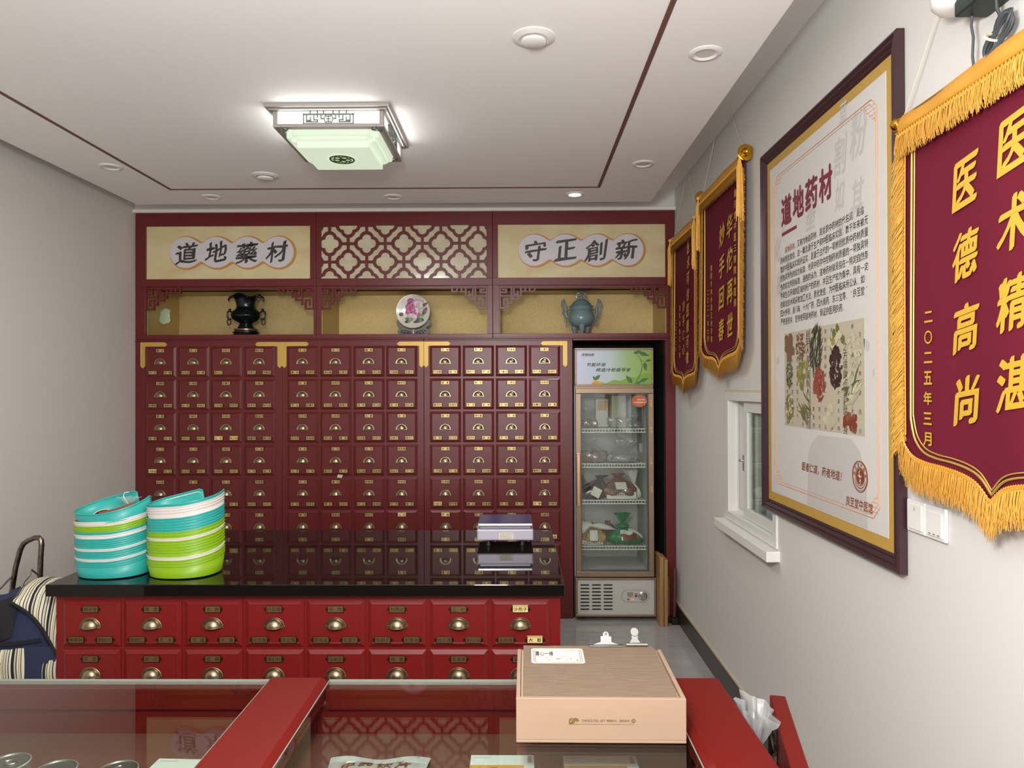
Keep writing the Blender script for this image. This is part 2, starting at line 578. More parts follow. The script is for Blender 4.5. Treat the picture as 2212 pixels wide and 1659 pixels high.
# local: x along the wall towards the viewer (world -y), y into the wall, z up
win.rotation_euler = (0, 0, R(-90))


def ring(mb, x0, x1, z0, z1, t, y0, y1, m=0):
    mb.box(x0, x1, y0, y1, z0, z0 + t, m).box(x0, x1, y0, y1, z1 - t, z1, m)
    mb.box(x0, x0 + t, y0, y1, z0 + t, z1 - t, m).box(x1 - t, x1, y0, y1, z0 + t, z1 - t, m)
    return mb


ring(MB(), -hw, hw, 0, hh, .042, -.008, .075).build('window_frame', 'pvc', win, bevel=.002)
sash = ring(MB(), -.122, hw - .045, .044, hh - .044, .05, .012, .036).build('sash', 'pvc', win, bevel=.002)
MB().box(-.073, hw - .094, .021, .026, .094, hh - .094).build('pane', 'glass', sash)
s2 = ring(MB(), -.060, hw - .044, .044, hh - .044, .03, .044, .066).build('sash', 'pvc', win, bevel=.002)
MB().box(-.030, hw - .074, .052, .056, .074, hh - .074).build('pane', 'glass', s2)
mb = MB().box(-hw + .042, hw - .042, .037, .043, .042, .060).box(-hw + .042, -hw + .058, .037, .043, .06, hh - .042)
mb.build('track', 'pvc', win)
lk = MB().box(-.120, -.106, .006, .012, .27, .345)
lk.tube([(-.113, .008, .318), (-.116, -.004, .318), (-.124, -.008, .318)], .006)
lk.build('latch', 'steel', sash)
MB().box(-hw - .05, hw + .02, -.055, .06, -.05, -.006).build('window_sill', 'white', win, bevel=.004)
mb = MB().box(-hw - .012, -hw, -.004, .002, 0, hh + .012).box(-hw, hw, -.004, .002, hh, hh + .012)
mb.build('sealant_line', 'plaster', win)
mb = MB().box(1.72, 1.75, 2.3, 4.4, .2, 2.4)
structure(mb, 'wall_passage', 'wall', 'dim grey wall seen through the window', 'wall')

# ================================================================== MEDICINE CABINETS
YC = 4.80                                     # cabinet face
ZN = 1.905                                    # joint between drawer units and display units


def pull_mesh(mb, mats=(0, 1)):
    a, b, c = .030, .031, .023
    mb.grid(lambda u, v: (a * math.cos(math.pi * (1 - u)) * 1.0, -.002 - c * math.sin(math.pi * u) * math.sin(v * math.pi / 2),
                          b * math.sin(math.pi * u) * math.cos(v * math.pi / 2) + .0015), 22, 9, 0)
    # flange: flat half-ellipse behind the cup, with a raised rim and two screws
    pts = [(.0385 * math.cos(math.pi * i / 28), .0368 * math.sin(math.pi * i / 28)) for i in range(29)]
    mb.prism(pts + [(-.0385, -.003), (.0385, -.003)], -.0025, 0, 0)
    mb.tube([(x, -.0028, z) for x, z in pts], .0018, 6, 0)
    for sx in (-1, 1):
        mb.ball((sx * .0335, -.003, .006), .0026, 8, 0, sy=.6)
    # front lip
    mb.tube([(a * math.cos(math.pi * (1 - u / 20)), -.002 - c * math.sin(math.pi * u / 20), .0015) for u in range(21)], .0014, 6, 0)
    return mb


def holder(mb, text, kind='n', tilt=0):
    """metal label holder with its lettered card, centred on the origin; materials: holder, card, ink"""
    wd, ht, t = .030, .0128, .0024
    mb.box(-wd, wd, -.0022, 0, -ht, -ht + t, 0).box(-wd, -wd + t, -.0022, 0, -ht, ht, 0).box(wd - t, wd, -.0022, 0, -ht, ht, 0)
    mb.box(-wd, wd, -.0018, 0, ht - t * .6, ht, 0)
    for sx in (-1, 1):
        mb.prism([(sx * wd, .0065), (sx * (wd + .0062), .0042), (sx * (wd + .0075), 0), (sx * (wd + .0062), -.0042), (sx * wd, -.0065)], -.0012, 0, 0)
        mb.ball((sx * (wd + .0035), -.0012, 0), .0016, 6, 0)
    up = .004 if kind == 'p' else 0
    mb.box(-wd + .0015, wd - .0015, -.0014, -.0002, -ht + .0018, ht - .001 + up, 1)
    if text:
        n = len(text)
        if n == 2:
            mb.text(text[0], -.0155, .0003, .0155, .0155, -.0019, 2, .018, 1)
            mb.text(text[1], .0155, .0003, .0155, .0155, -.0019, 2, .018, 1)
        else:
            mb.text(text, 0, .0003, .050, .0155 if n < 4 else .0135, -.0019, 2, .018, 1)
    return mb


def drawer_front(wd, ht, bev=.0145, rise=.009):
    """raised-field drawer front, origin at the middle of its back face's top edge, facing -y"""
    mb = MB()
    x, e = wd / 2, .004
    o = [(-x, -ht), (x, -ht), (x, 0), (-x, 0)]
    i = [(-x + bev, -ht + bev), (x - bev, -ht + bev), (x - bev, -bev), (-x + bev, -bev)]
    j = [(-x + bev + .002, -ht + bev + .002), (x - bev - .002, -ht + bev + .002), (x - bev - .002, -bev - .002), (-x + bev + .002, -bev - .002)]
    v = [(p, 0, q) for p, q in o] + [(p, -e, q) for p, q in o] + [(p, -e - rise, q) for p, q in i] + [(p, -e - rise + .0015, q) for p, q in j]
    f = []
    for a, b in ((0, 4), (4, 8), (8, 12)):
        for k in range(4):
            f.append((a + k, a + (k + 1) % 4, b + (k + 1) % 4, b + k))
    f.append((12, 13, 14, 15))
    mb.add(v, f)
    return mb


PULL = pull_mesh(MB()).build('pull', ['brass_pull'])
COL.objects.unlink(PULL)
HOLD = {}


def holder_mesh(text, kind, dark_card):
    k = (text, kind, dark_card)
    if k not in HOLD:
        card = 'paper_y' if kind == 'p' else ('card_dark' if dark_card else 'card')
        o = holder(MB(), text, kind).build('label_holder', ['bronze', card, 'ink_red' if kind == 'r' else 'ink'])
        COL.objects.unlink(o)
        HOLD[k] = o.data
    return HOLD[k]


def put(name, data, parent, loc):
    o = bpy.data.objects.new(name, data)
    COL.objects.link(o)
    o.parent, o.location = parent, loc
    return o


def drawer(parent, data, x, y, z, texts, ztop, zpull, zbot, dx, yf, dark_card=False):
    d = put('drawer', data, parent, (x, y, z))
    put('pull', PULL.data, d, (0, yf, -zpull - .016))
    if texts is not None:
        for (px_, pz, t) in ((0, -ztop, texts[0]), (-dx, -zbot, texts[1]), (dx, -zbot, texts[2])):
            kind = 'n'
            if t.startswith('p:'):
                kind, t = 'p', t[2:]
            if t == '-':
                continue
            put('label_holder', holder_mesh(t, kind, dark_card), d, (px_, yf, pz))
    return d


NAMES = [
    ["藁本|白芷|百部", "白芷|白头翁|白薇", "天葵子|李小艾|-", "朝白草|豆寄生|老鹳草", "牛蒡根|牛蒡根|海桐皮", "补骨脂|白矾|沙苑子", "炒薏仁|川木通|炒枳壳", "沙棘子|焦苍术|制元胡",
     "薄荷|桔梗|白芨", "沙棘枣仁|炒柏子仁|炒牵牛子", "炒瓜蒌皮|p:红花|p:制元胡", "醋龟甲|醋鳖甲|醋元胡", "白芍|p:北柴胡|白芷", "白术|炒白术|炒桃仁", "炒莱菔子|炒决明子|炒火麻仁", "大黄|杜仲|独活",
     "太子参|太子参|党参", "香附|白前|前胡", "当归|玄参|丹参", "酒黄精|盐泽泻|盐女贞子", "赤芍|木通|川芎", "黄连|木通|川芎", "元胡|黄芩|紫苏", "防风|细辛|羌活"],
    ["甘松|藁本|谷精草", "诃子|海风藤|红景天", "橘络|卷柏|络石藤", "木瓜|木蝴蝶|密蒙花", "钩藤|贯众|旋覆花", "金银花|鸡内金|金樱子", "公英|桃枝|穿心莲", "款冬花|昆布|络石藤",
     "炙甘草|炙甘草|炙麻黄", "山茱萸|清半夏|葛根", "大黄|鸡血藤|蛇床子", "龙胆|五味子|莲子心", "桂枝|甘草|木香", "红花|番泻叶|荷叶", "生地|焦山楂|焦槟榔", "鹿角霜|菟丝子|贝母",
     "茯苓|茯神|茯苓皮", "黄芪|厚朴|五味子", "炒麦芽|枳实|焦神曲", "炒谷芽|枳壳|陈皮", "黄柏|知母|玉竹", "何首乌|百合|黄精", "女贞子|麦冬|天冬", "p:山药|熟地|泽泻"],
    ["元胡|大血藤|槐花", "青果|黄柏子|贡菊", "透骨草|土鳖虫|桔梗", "大青叶|胖大海|枇杷叶", "麻黄|番泻叶|玫瑰花", "麦冬|羌活|前胡", "山慈菇|石斛|石榴皮", "吴茱萸|旋覆花|辛夷",
     "麦冬|麦芽|牡丹皮", "清半夏|淡竹叶|肉桂", "天麻|天冬|土茯苓", "玄参|香橼|薤白", "木香|川牛膝|牛膝", "砂仁|瓜蒌皮|鸡血藤", "山药|山楂|桑白皮", "薏苡仁|酸枣仁|炒枣仁",
     "生地黄|p:何首乌|怀牛膝", "金银花|橘红|石菖蒲", "制首乌|丹皮|赤芍", "秦艽|p:大枣|炒苍耳", "p:天麻|白及|乌药", "石膏|白及|乌药", "白及|石膏|乌药", "仙鹤草|山药|p:红参"]]
UX = [(-2.627, -1.617), (-1.617, -.646), (-.646, .369)]
CX = [[344.5, 416.5, 487.7, 559.7], [653.5, 725.0, 797.0, 867.8], [962.0, 1033.5, 1104.7, 1176.2]]
DW, DH, DP = .2125, .2105, .2246
DRAWER = drawer_front(DW, DH).build('drawer', 'red')
COL.objects.unlink(DRAWER)
ulabels = ['red drawer cabinet against the left wall, its top tag row nearest the dark vase',
           'red drawer cabinet in the middle, below the flowered plate',
           'red drawer cabinet beside the glass-door fridge']


def bracket(mb, sx):
    """gold corner mount; corner at the origin, arms running to -sx and down"""
    a, b, t, p = .182, .178, .030, .015
    pts = [(0, 0), (-sx * (a - p), 0), (-sx * a, -t / 2), (-sx * (a - p), -t), (-sx * t, -t), (-sx * t, -(b - p)), (-sx * t / 2, -b), (0, -(b - p))]
    mb.prism(pts, -.003, 0)
    e = .0035
    for (p0, p1) in zip(pts, pts[1:] + pts[:1]):
        mb.tube([(p0[0], -.003, p0[1]), (p1[0], -.003, p1[1])], .0012, 5)
    return mb


BR = {s: bracket(MB(), s).build('corner_mount', 'gold_bracket', bevel=0) for s in (-1, 1)}
for b_ in BR.values():
    COL.objects.unlink(b_)
for u in range(3):
    x0, x1 = UX[u]
    t = thing('medicine_cabinet', ulabels[u], 'cabinet', ((x0 + x1) / 2, YC, 0), 0, 'drawer units of the medicine wall')
    hx = (x1 - x0) / 2 - .001
    mb = MB().box(-hx, hx, 0, .5, .0, ZN)
    mb.box(-hx, hx, -.004, 0, 0, .055)                       # plinth
    mb.box(-hx, hx, -.004, 0, ZN - .012, ZN - .004)
    mb.build('carcass', 'red', t, bevel=.0015)
    for r in range(8):
        for c in range(4):
            X = (CX[u][c] - 1120) / 1520 * YC - (x0 + x1) / 2
            Z = EYE + (838 - 746) / 1520 * YC - r * DP
            if r == 7:
                tx = None
            elif r == 6:
                tx = ['', '', 'p:' if (u == 2 and c == 3) else '']
            else:
                tx = NAMES[u][r * 4 + c].split('|')
            drawer(t, DRAWER.data, X, 0, Z, tx, .029, .104, .180, .0525, -.0122)
    for s in (-1, 1):
        if u == 0 and s == -1:
            xx = -hx + .038
        elif u == 2 and s == 1:
            xx = hx - .034
        else:
            xx = s * hx
        put('corner_mount', BR[s].data, t, (xx, 0, ZN - .016))

# ------------------------------------------------------------------ display units above
VX = [(-2.627, -1.383), (-1.383, -.174), (-.174, 1.067)]
ZT, ZS1, ZS0, ZN1, ZN0 = 2.776, 2.686, 2.323, 2.252, 1.941
YN = 5.285                                    # back of the niches
NX = [(-2.560, -1.401), (-1.352, -.212), (-.128, 1.012)]     # niche openings
SX = [(-2.555, -1.425), (-1.349, -.215), (-.138, 1.004)]     # sign openings
vlab = ['upper display unit with the sign over the dark vase', 'upper display unit with the quatrefoil lattice panel', 'upper display unit with the sign over the grey-green censer']


def fretwork(mb, s):
    """stepped corner fret; corner at the origin, running to +s x and down"""
    k = .00086
    t = 15
    segs = [(0, 0, 275, 0), (0, 0, 0, 168), (275, 0, 275, 36), (235, 36, 275, 36), (235, 16, 235, 36), (165, 0, 165, 72), (200, 0, 200, 30), (165, 36, 208, 36),
            (115, 72, 165, 72), (140, 36, 140, 96), (90, 98, 140, 98), (110, 20, 110, 60), (110, 60, 140, 60), (90, 0, 90, 130), (62, 130, 90, 130), (62, 98, 62, 168),
            (0, 168, 62, 168), (0, 72, 90, 72), (30, 98, 62, 98), (30, 98, 30, 140), (0, 45, 50, 45), (50, 22, 50, 45), (22, 22, 50, 22)]
    for i, (xa, ya, xb, yb) in enumerate(segs):
        X0, X1 = sorted((s * xa * k, s * xb * k))
        mb.box(X0 - t * k / 2, X1 + t * k / 2, i * .00012, .012, -yb * k - t * k / 2, -ya * k + t * k / 2)
    return mb


def lobes(c, rho, n=72):
    out = []
    for i in range(n):
        th = 2 * math.pi * i / n
        a = (th + math.pi / 4) % (math.pi / 2) - math.pi / 4
        r = c * math.cos(a) + math.sqrt(max(rho * rho - (c * math.sin(a)) ** 2, 0))
        out.append((r * math.cos(th), r * math.sin(th)))
    return out


def pill(n, pitch, r, neck, grow=0.0, seg=120):
    """outline of n discs in a row run together"""
    half = (n - 1) / 2 * pitch
    L = half + r + grow
    top = []
    for i in range(seg + 1):
        x = -L * math.cos(math.pi * i / seg)
        v = 0
        for j in range(n):
            q = (r + grow) ** 2 - (x + half - j * pitch) ** 2
            v = max(v, math.sqrt(q) if q > 0 else 0)
        if abs(x) < half:
            nk = neck + grow
            v = math.log(math.exp(70 * v) + math.exp(70 * nk)) / 70 if v < nk + .03 else v
        top.append((x, v))
    return top + [(x, -v) for x, v in top[::-1][1:-1]]


def brush(t, seed):
    q = rnd(seed)
    a1, a2, a3 = q.uniform(0, 6), q.uniform(0, 6), q.uniform(0, 6)
    return lambda a, b: (a + .10 * b + .0035 * math.sin(b * 70 + a1) + .0016 * math.sin(a * 190 + a2), b + .13 * a + .003 * math.sin(a * 75 + a3) - .5 * a * a)


for u in range(3):
    x0, x1 = VX[u]
    cx = (x0 + x1) / 2
    t = thing('display_cabinet', vlab[u], 'cabinet', (cx, YC, ZN), 0, 'display units above the drawers')
    off = (cx, YC, ZN)
    e = .001
    n0, n1 = NX[u]
    s0, s1 = SX[u]
    mb = MB()
    # face rails and stiles
    mb.box(x0 + e, x1 - e, YC, YC + .03, ZS1, ZT)
    mb.box(x0 + e, x1 - e, YC, YC + .03, ZN1 + .02, ZS0)
    mb.box(x0 + e, x1 - e, YC, YC + .03, ZN + .001, ZN0)
    mb.box(x0 + e, s0, YC, YC + .03, ZS0, ZS1).box(s1, x1 - e, YC, YC + .03, ZS0, ZS1)
    mb.box(x0 + e, n0, YC, YC + .03, ZN0, ZN1 + .02).box(n1, x1 - e, YC, YC + .03, ZN0, ZN1 + .02)
    # carcass: top, sides, shelf under the sign box, niche floor
    mb.box(x0 + e, x1 - e, YC + .03, YN + .015, ZT - .02, ZT)
    mb.box(x0 + e, n0, YC + .03, YN + .015, ZN + .001, ZT - .02).box(n1, x1 - e, YC + .03, YN + .015, ZN + .001, ZT - .02)
    mb.box(n0, n1, YC + .03, YN + .015, ZN1 + .02, ZN1 + .05)
    mb.box(n0, n1, YC + .03, YN + .015, ZN + .001, ZN0)
    mb.box(n0, n1, YC + .012, YC + .03, ZN1, ZN1 + .02)
    # joint lines between rows
    mb.box(x0 + e, x1 - e, YC - .004, YC, ZN + .008, ZN + .014)
    mb.box(x0 + e, x1 - e, YC - .004, YC, 2.270, 2.276)
    mb.build('carcass', 'red', t, off=off, bevel=.0015)
    # niche lining
    mb = MB().box(n0, n1, YN - .004, YN + .012, ZN0, ZN1 + .02)
    mb.build('niche_back', 'gold_board', t, off=off)
    for nx in (n0, n1 - .003):
        MB().box(nx, nx + .003, YC + .03, YN - .004, ZN0, ZN1 + .02).build('niche_side', 'gold_board', t, off=off)
    MB().box(n0 + .003, n1 - .003, YC + .031, YN - .004, ZN1 + .0165, ZN1 + .0205).build('niche_soffit', 'gold_board', t, off=off)
    mb = MB().box(n0 + .02, n1 - .02, YC + .19, YC + .215, ZN1 + .012, ZN1 + .0195)
    mb.build('light_channel', 'black_in', t, off=off)
    for s, xx in ((1, n0 + .004), (-1, n1 - .004)):
        fretwork(MB(), s).build('corner_fret', 'red', t, loc=(xx - cx, .004, ZN1 + .010 - ZN))
    if u != 1:
        mb = MB().box(s0, s1, YC + .012, YC + .028, ZS0, ZS1)
        sg = mb.build('sign_board', 'sign_gold', t, off=off)
        pcx = ((497.5 if u == 0 else 1256) - 1120) / 1520 * YC - cx
        pcz = (2.507 if u == 0 else 2.512) - ZN
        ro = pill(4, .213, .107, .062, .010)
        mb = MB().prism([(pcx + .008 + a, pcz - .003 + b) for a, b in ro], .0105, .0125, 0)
        mb.prism([(pcx + a, pcz + b) for a, b in pill(4, .213, .107, .062)], .0085, .0110, 1)
        for i, ch in enumerate('道地藥材' if u == 0 else '守正創新'):
            mb.text(ch, pcx + (i - 1.5) * .208, pcz + (-.004, .004)[i % 2], .150, .142, 0.0078, 2, .026, 4, warp=brush(ch, i + u * 7), pen=True)
        mb.build('sign_lettering', ['sign_shadow', 'sign_pill', 'sign_ink'], sg)
    else:
        MB().box(s0, s1, YC + .014, YC + .026, ZS0, ZS1).build('lattice_backing', 'cream_glass', t, off=off)
        mb = MB()
        lx, P_ = (711 - 1120) / 1520 * YC, .2545
        rin, rout = lobes(.033, .031), lobes(.036, .050)
        n = len(rin)
        bars = []
        for row in range(-1, 4):
            z = 2.5617 + .1253 * (1 - row)
            for col in range(-1, 7):
                x = lx + col * P_ + (P_ / 2 if row % 2 == 0 else 0)
                y0_, y1_ = YC + .002, YC + .014
                v = [(x + a, y0_, z + b) for a, b in rin] + [(x + a, y0_, z + b) for a, b in rout] + [(x + a, y1_, z + b) for a, b in rin] + [(x + a, y1_, z + b) for a, b in rout]
                f = []
                for i in range(n):
                    j = (i + 1) % n
                    f += [(i, j, n + j, n + i)[::-1], (i, 2 * n + i, 2 * n + j, j)[::-1], (n + i, n + j, 3 * n + j, 3 * n + i)[::-1]]
                mb.add(v, f)
                for dx, dz in ((1, 0), (-1, 0), (0, 1), (0, -1)):
                    a0, a1 = .084, P_ - .084
                    if dz == 0:
                        xs = sorted((x + dx * a0, x + dx * P_ / 2))
                        mb.box(xs[0], xs[1], y0_, y1_, z - .0095, z + .0095)
                    else:
                        zs = sorted((z + dz * a0, z + dz * .1253))
                        mb.box(x - .0095, x + .0095, y0_ + .0005, y1_, zs[0], zs[1])
        o = mb.build('lattice', 'red', t, off=off)
        import bmesh
        bm = bmesh.new()
        bm.from_mesh(o.data)
        for co, no in (((s0, 0, 0), (-1, 0, 0)), ((s1, 0, 0), (1, 0, 0)), ((0, 0, ZS0), (0, 0, -1)), ((0, 0, ZS1), (0, 0, 1))):
            c_ = Vector(co) - Vector(off)
            bmesh.ops.bisect_plane(bm, geom=bm.verts[:] + bm.edges[:] + bm.faces[:], plane_co=c_, plane_no=Vector(no), clear_outer=True)
        bm.to_mesh(o.data)
        bm.free()

# the fridge bay
t = thing('fridge_bay', 'red open bay of the medicine wall around the fridge', 'cabinet', (.718, YC, 0))
off = (.718, YC, 0)
mb = MB().box(1.001, 1.066, YC, YC + .5, 0, ZN)
mb.box(.37, 1.001, YC, YC + .02, ZN - .012, ZN)
mb.build('side_panel', 'red', t, off=off, bevel=.0015)
mb = MB().box(.37, 1.001, YC + .49, YC + .50, 0, ZN).box(.995, 1.001, YC + .025, YC + .49, .0, ZN - .01).box(.37, .376, YC + .025, YC + .49, 0, ZN - .01).box(.376, .995, YC + .025, YC + .49, ZN - .012, ZN)
mb.build('bay_lining', 'black_in', t, off=off)


# ================================================================== ORNAMENTS IN THE NICHES
def loop(c, rx, rz, r, plane='xz', n=18, a0=0, a1=360):
    out = []
    for i in range(n + 1):
        a = R(a0 + (a1 - a0) * i / n)
        if plane == 'xz':
            out.append((c[0] + rx * math.cos(a), c[1], c[2] + rz * math.sin(a)))
        else:
            out.append((c[0], c[1] + rx * math.cos(a), c[2] + rz * math.sin(a)))
    return out


# dark vase on a round stand
VXc = (530 - 1120) / 1520 * 5.03
t = thing('vase', 'dark glazed vase with flared wavy rim and ring handles in the niche', 'vase', (VXc, 5.03, ZN0 + .058), 0)
k = 5.03 / 1520


def vz(r, z, a):
    w_ = max(0, (z - .20) / .055)
    return r * (1 + .10 * w_ * math.cos(4 * a + .6)), z + .016 * w_ * math.cos(4 * a + .6)


prof = [(.0, 0), (.052, 0), (.062, .004), (.058, .012), (.048, .030), (.044, .042), (.056, .050), (.078, .060), (.096, .076), (.104, .094), (.106, .100), (.103, .104), (.106, .108), (.103, .116), (.094, .132),
        (.076, .148), (.070, .156), (.066, .164), (.066, .172), (.068, .190), (.073, .210), (.082, .230), (.096, .246), (.104, .252), (.098, .254), (.086, .244), (.062, .214), (.048, .18), (.0, .17)]
prof = [(r, z * .93) for r, z in prof]
MB().lathe(prof, 48, mod=vz).build('body', 'ink_vase', t, sharp=60)
for s in (-1, 1):
    mb = MB().tube([(s * .095, 0, .112), (s * .118, 0, .130), (s * .134, 0, .122), (s * .137, 0, .098), (s * .130, 0, .075), (s * .120, 0, .066), (s * .108, 0, .074)], .0065, 10)
    mb.ball((s * .118, 0, .136), .011, 10)
    h = mb.build('handle', 'ink_vase', t)
    MB().tube(loop((s * .124, 0, .050), .013, .021, 0, 'xz'), .0042, 8).build('ring', 'bronze', h)
    mb = MB().tube([(s * .088, 0, .232), (s * .118, 0, .226), (s * .128, 0, .21), (s * .122, 0, .196)], [.010, .009, .007, .003], 10)
    mb.build('lip_curl', 'ink_vase', t)
t = thing('vase_stand', 'round dark stepped stand under the dark vase', 'stand', (VXc, 5.03, ZN0 + .001), 0)
MB().lathe([(0, 0), (.098, 0), (.105, .006), (.100, .014), (.086, .017), (.084, .022), (.094, .027), (.094, .034), (.080, .038), (.080, .041)], 40).build('base', 'ink_vase', t)
MB().lathe([(.080, .041), (.083, .044), (.083, .054), (.078, .0565), (0, .0565)], 40).build('collar', mat('stand_copper', '#8a6a54', .3, .7), t)

# flowered plate on its stand
PX = (893 - 1120) / 1520 * 5.02
t = thing('plate_stand', 'grey carved stand holding the flowered plate', 'stand', (PX, 5.03, ZN0 + .001), 0)
mb = MB()
half = [(.0, .052), (.03, .054), (.06, .066), (.085, .09), (.103, .125), (.118, .128), (.122, .105), (.116, .088), (.120, .082), (.104, .078), (.086, .062), (.096, .055), (.108, .052), (.114, .036), (.108, .02), (.112, 0), (.096, 0),
        (.092, .012), (.080, .012), (.076, 0), (.0, 0)]
half = [(x, z * .92) for x, z in half]
outer = half + [(-x, z) for x, z in half[::-1][1:-1]]
mb.prism(outer, -.010, .010)
o = mb.build('carved_front', 'stand_grey', t)
# openwork scrolls
mb = MB()
q = rnd(4)
for s in (-1, 1):
    for (cx_, cz_, rr) in ((.078, .036, .011), (.054, .034, .012), (.032, .031, .009), (.066, .020, .008), (.042, .017, .008), (.020, .020, .007)):
        mb.tube(loop((s * cx_, -.0105, cz_ * .92), rr, rr * .7, 0, a0=0, a1=300), .0026, 6, 0)
    for i in range(5):
        a = R(20 + i * 13)
        mb.ball((s * math.sin(a) * .114, -.0105, .166 - math.cos(a) * .114), .0022, 6, 1)
mb.box(-.004, .004, -.013, -.0098, .018, .048, 2)
mb.build('scrollwork', ['ink_vase', 'label_white', 'sign_gold'], o)
MB().box(-.09, .09, .01, .06, 0, .012).build('foot', 'stand_grey', t)
pc = .178
t = thing('decorative_plate', 'round white plate with a pink peony in relief on the grey stand', 'plate', (PX, 5.012, ZN0 + pc), 0)
T = Matrix.Rotation(R(90 - 4), 4, 'X')
rp = .122
MB().lathe([(0, -.008), (rp * .8, -.008), (rp, .004), (rp, .007), (rp * .97, .007), (rp * .8, .001), (0, .001)], 56, T=T).build('dish', 'porcelain', t, sharp=50)
MB().tube([T @ Vector((rp * .99 * math.cos(a), rp * .99 * math.sin(a), .006)) for a in [i * math.pi / 28 for i in range(56)]], .0022, 6, closed=True).build('rim', mat('plate_rim', '#b9a58a', .3, .4), t)


def petal(mb, cx_, cz_, ln, wd, ang, m, y=-.006, lift=.006):
    cx_, cz_, ln, wd = cx_ * 1.4, cz_ * 1.35 + .004, ln * 1.42, wd * 1.5
    c_, s_ = math.cos(ang), math.sin(ang)

    def fn(u, v):
        a = u * ln
        wv = wd * math.sin(math.pi * min(.98, .12 + u * .86)) ** .7 * (v - .5) * 2
        return (cx_ + a * c_ - wv * s_, y - lift * math.sin(math.pi * u) - .3 * lift * (1 - abs(v - .5) * 2), cz_ + a * s_ + wv * c_)
    mb.grid(fn, 7, 4, m)


mb = MB()
q = rnd(8)
for i in range(9):
    petal(mb, .0, -.002, q.uniform(.036, .052), q.uniform(.013, .018), R(200 + i * 40 + q.uniform(-12, 12)), 2 if i % 3 else 1, -.005, .008)
for i in range(7):
    petal(mb, .026, .032, q.uniform(.022, .036), .011, R(-30 + i * 36), 2, -.006, .007)
for i in range(8):
    petal(mb, -.014, .012, q.uniform(.020, .034), .012, R(i * 45 + 15), 0 if i % 2 else 1, -.010, .010)
for i in range(6):
    petal(mb, -.012, .014, .014, .008, R(i * 60), 1, -.016, .006)
for i in range(3):
    petal(mb, -.012, .045, .020, .011, R(50 + i * 40), 1, -.008, .006)
for (a, b, ln, wd, an, m) in ((.012, -.045, .05, .010, 30, 3), (.0, -.048, .042, .009, 170, 3), (.01, -.05, .045, .009, 5, 4), (-.01, -.05, .036, .008, 200, 4), (.05, -.02, .04, .009, 60, 5), (-.05, -.018, .022, .009, 190, 5),
                             (.0, -.062, .06, .006, 10, 4), (.05, .022, .03, .005, 40, 4), (.045, .03, .028, .004, 15, 4)):
    petal(mb, a, b, ln, wd, R(an), m, -.005, .005)
for i in range(5):
    mb.box(-.083 + (i % 2) * .004, -.080 + (i % 2) * .004, -.0035, -.0025, .016 - i * .008, .021 - i * .008, 6)
mb.build('peony_relief', [mat('peony_pink', '#d67cae', .3), mat('peony_rose', '#c05c90', .3), mat('peony_pale', '#dcc4cc', .3), mat('leaf_green', '#6f8f50', .35), mat('leaf_dark', '#4a5a34', .35), mat('leaf_brown', '#7a5a40', .4), 'black_ink'], t)

# celadon tripod censer
TX = (1256 - 1120) / 1520 * 5.03
t = thing('censer', 'grey-green three-legged censer with lid and dragon handles', 'censer', (TX, 5.03, ZN0 + .001), 0)
MB().lathe([(0, .058), (.04, .060), (.066, .070), (.085, .090), (.094, .115), (.092, .140), (.084, .160), (.076, .172), (.078, .176), (.090, .180), (.092, .185), (.080, .188), (.078, .200), (.084, .203), (.084, .206), (.07, .207), (0, .207)], 40).build('bowl', 'celadon', t, sharp=50)
for i in range(3):
    a = R(-90 + i * 120)
    mb = MB()
    p = [(math.cos(a) * r_, math.sin(a) * r_, z_) for r_, z_ in ((.045, .085), (.056, .065), (.056, .045), (.050, .025), (.052, .008), (.055, 0))]
    mb.tube(p, [.018, .023, .019, .0125, .011, .014], 12)
    mb.build('leg', 'celadon', t)
lid = MB().lathe([(.084, .2075), (.086, .211), (.070, .220), (.062, .234), (.044, .250), (.022, .258), (0, .260)], 36).build('lid', 'celadon', t, sharp=50)
mb = MB().ball((0, 0, .272), .014, 14).ball((0, 0, .292), .009, 12)
for s in (-1, 1):
    mb.tube([(s * .006, 0, .262), (s * .028, 0, .262), (s * .036, 0, .280), (s * .030, 0, .300), (s * .018, 0, .306), (s * .012, 0, .296)], .0055, 8)
mb.tube([(-.020, 0, .304), (0, 0, .312), (.020, 0, .304)], .0045, 8)
mb.build('finial', 'celadon', lid)
for s in (-1, 1):
    mb = MB().tube([(s * .086, 0, .125), (s * .106, 0, .14), (s * .112, 0, .170), (s * .108, 0, .200), (s * .120, 0, .228), (s * .142, 0, .240)], [.009, .010, .009, .009, .009, .006], 10)
    mb.tube([(s * .110, 0, .140), (s * .132, 0, .155), (s * .128, 0, .185), (s * .140, 0, .215), (s * .136, 0, .236)], [.006, .007, .006, .006, .005], 8)
    mb.tube([(s * .078, 0, .186), (s * .112, 0, .184)], .005, 8)
    mb.ball((s * .128, 0, .247), .013, 10, sz=.8).ball((s * .122, 0, .258), .006, 8)
    h = mb.build('handle', 'celadon', t)
    mb = MB().tube(loop((s * .106, 0, .108), .012, .013, 0), .0038, 8).tube(loop((s * .106, 0, .085), .010, .023, 0, 'yz'), .0034, 8)
    mb.build('ring', 'celadon', h)

# small pale green stone stuck inside the first niche
t = thing('jade_pendant', 'small pale green jade-like piece on the side of the dark vase niche', 'ornament', (-2.512, 4.98, ZN0 + .145), R(82))


def jf(u, v):
    a = 2 * math.pi * u
    z = (v - .5) * .115
    r = .040 * math.sqrt(max(0, 1 - abs(2 * v - 1) ** 4)) * (1 + .14 * math.sin(3 * a + 4 * v) + .1 * math.sin(9 * v))
    return (.009 * math.cos(a), r * math.sin(a) - .012 * (v - .5), z)


MB().grid(jf, 20, 14).build('stone', mat('jade', '#b9c8a4', .25, coat=.5), t)

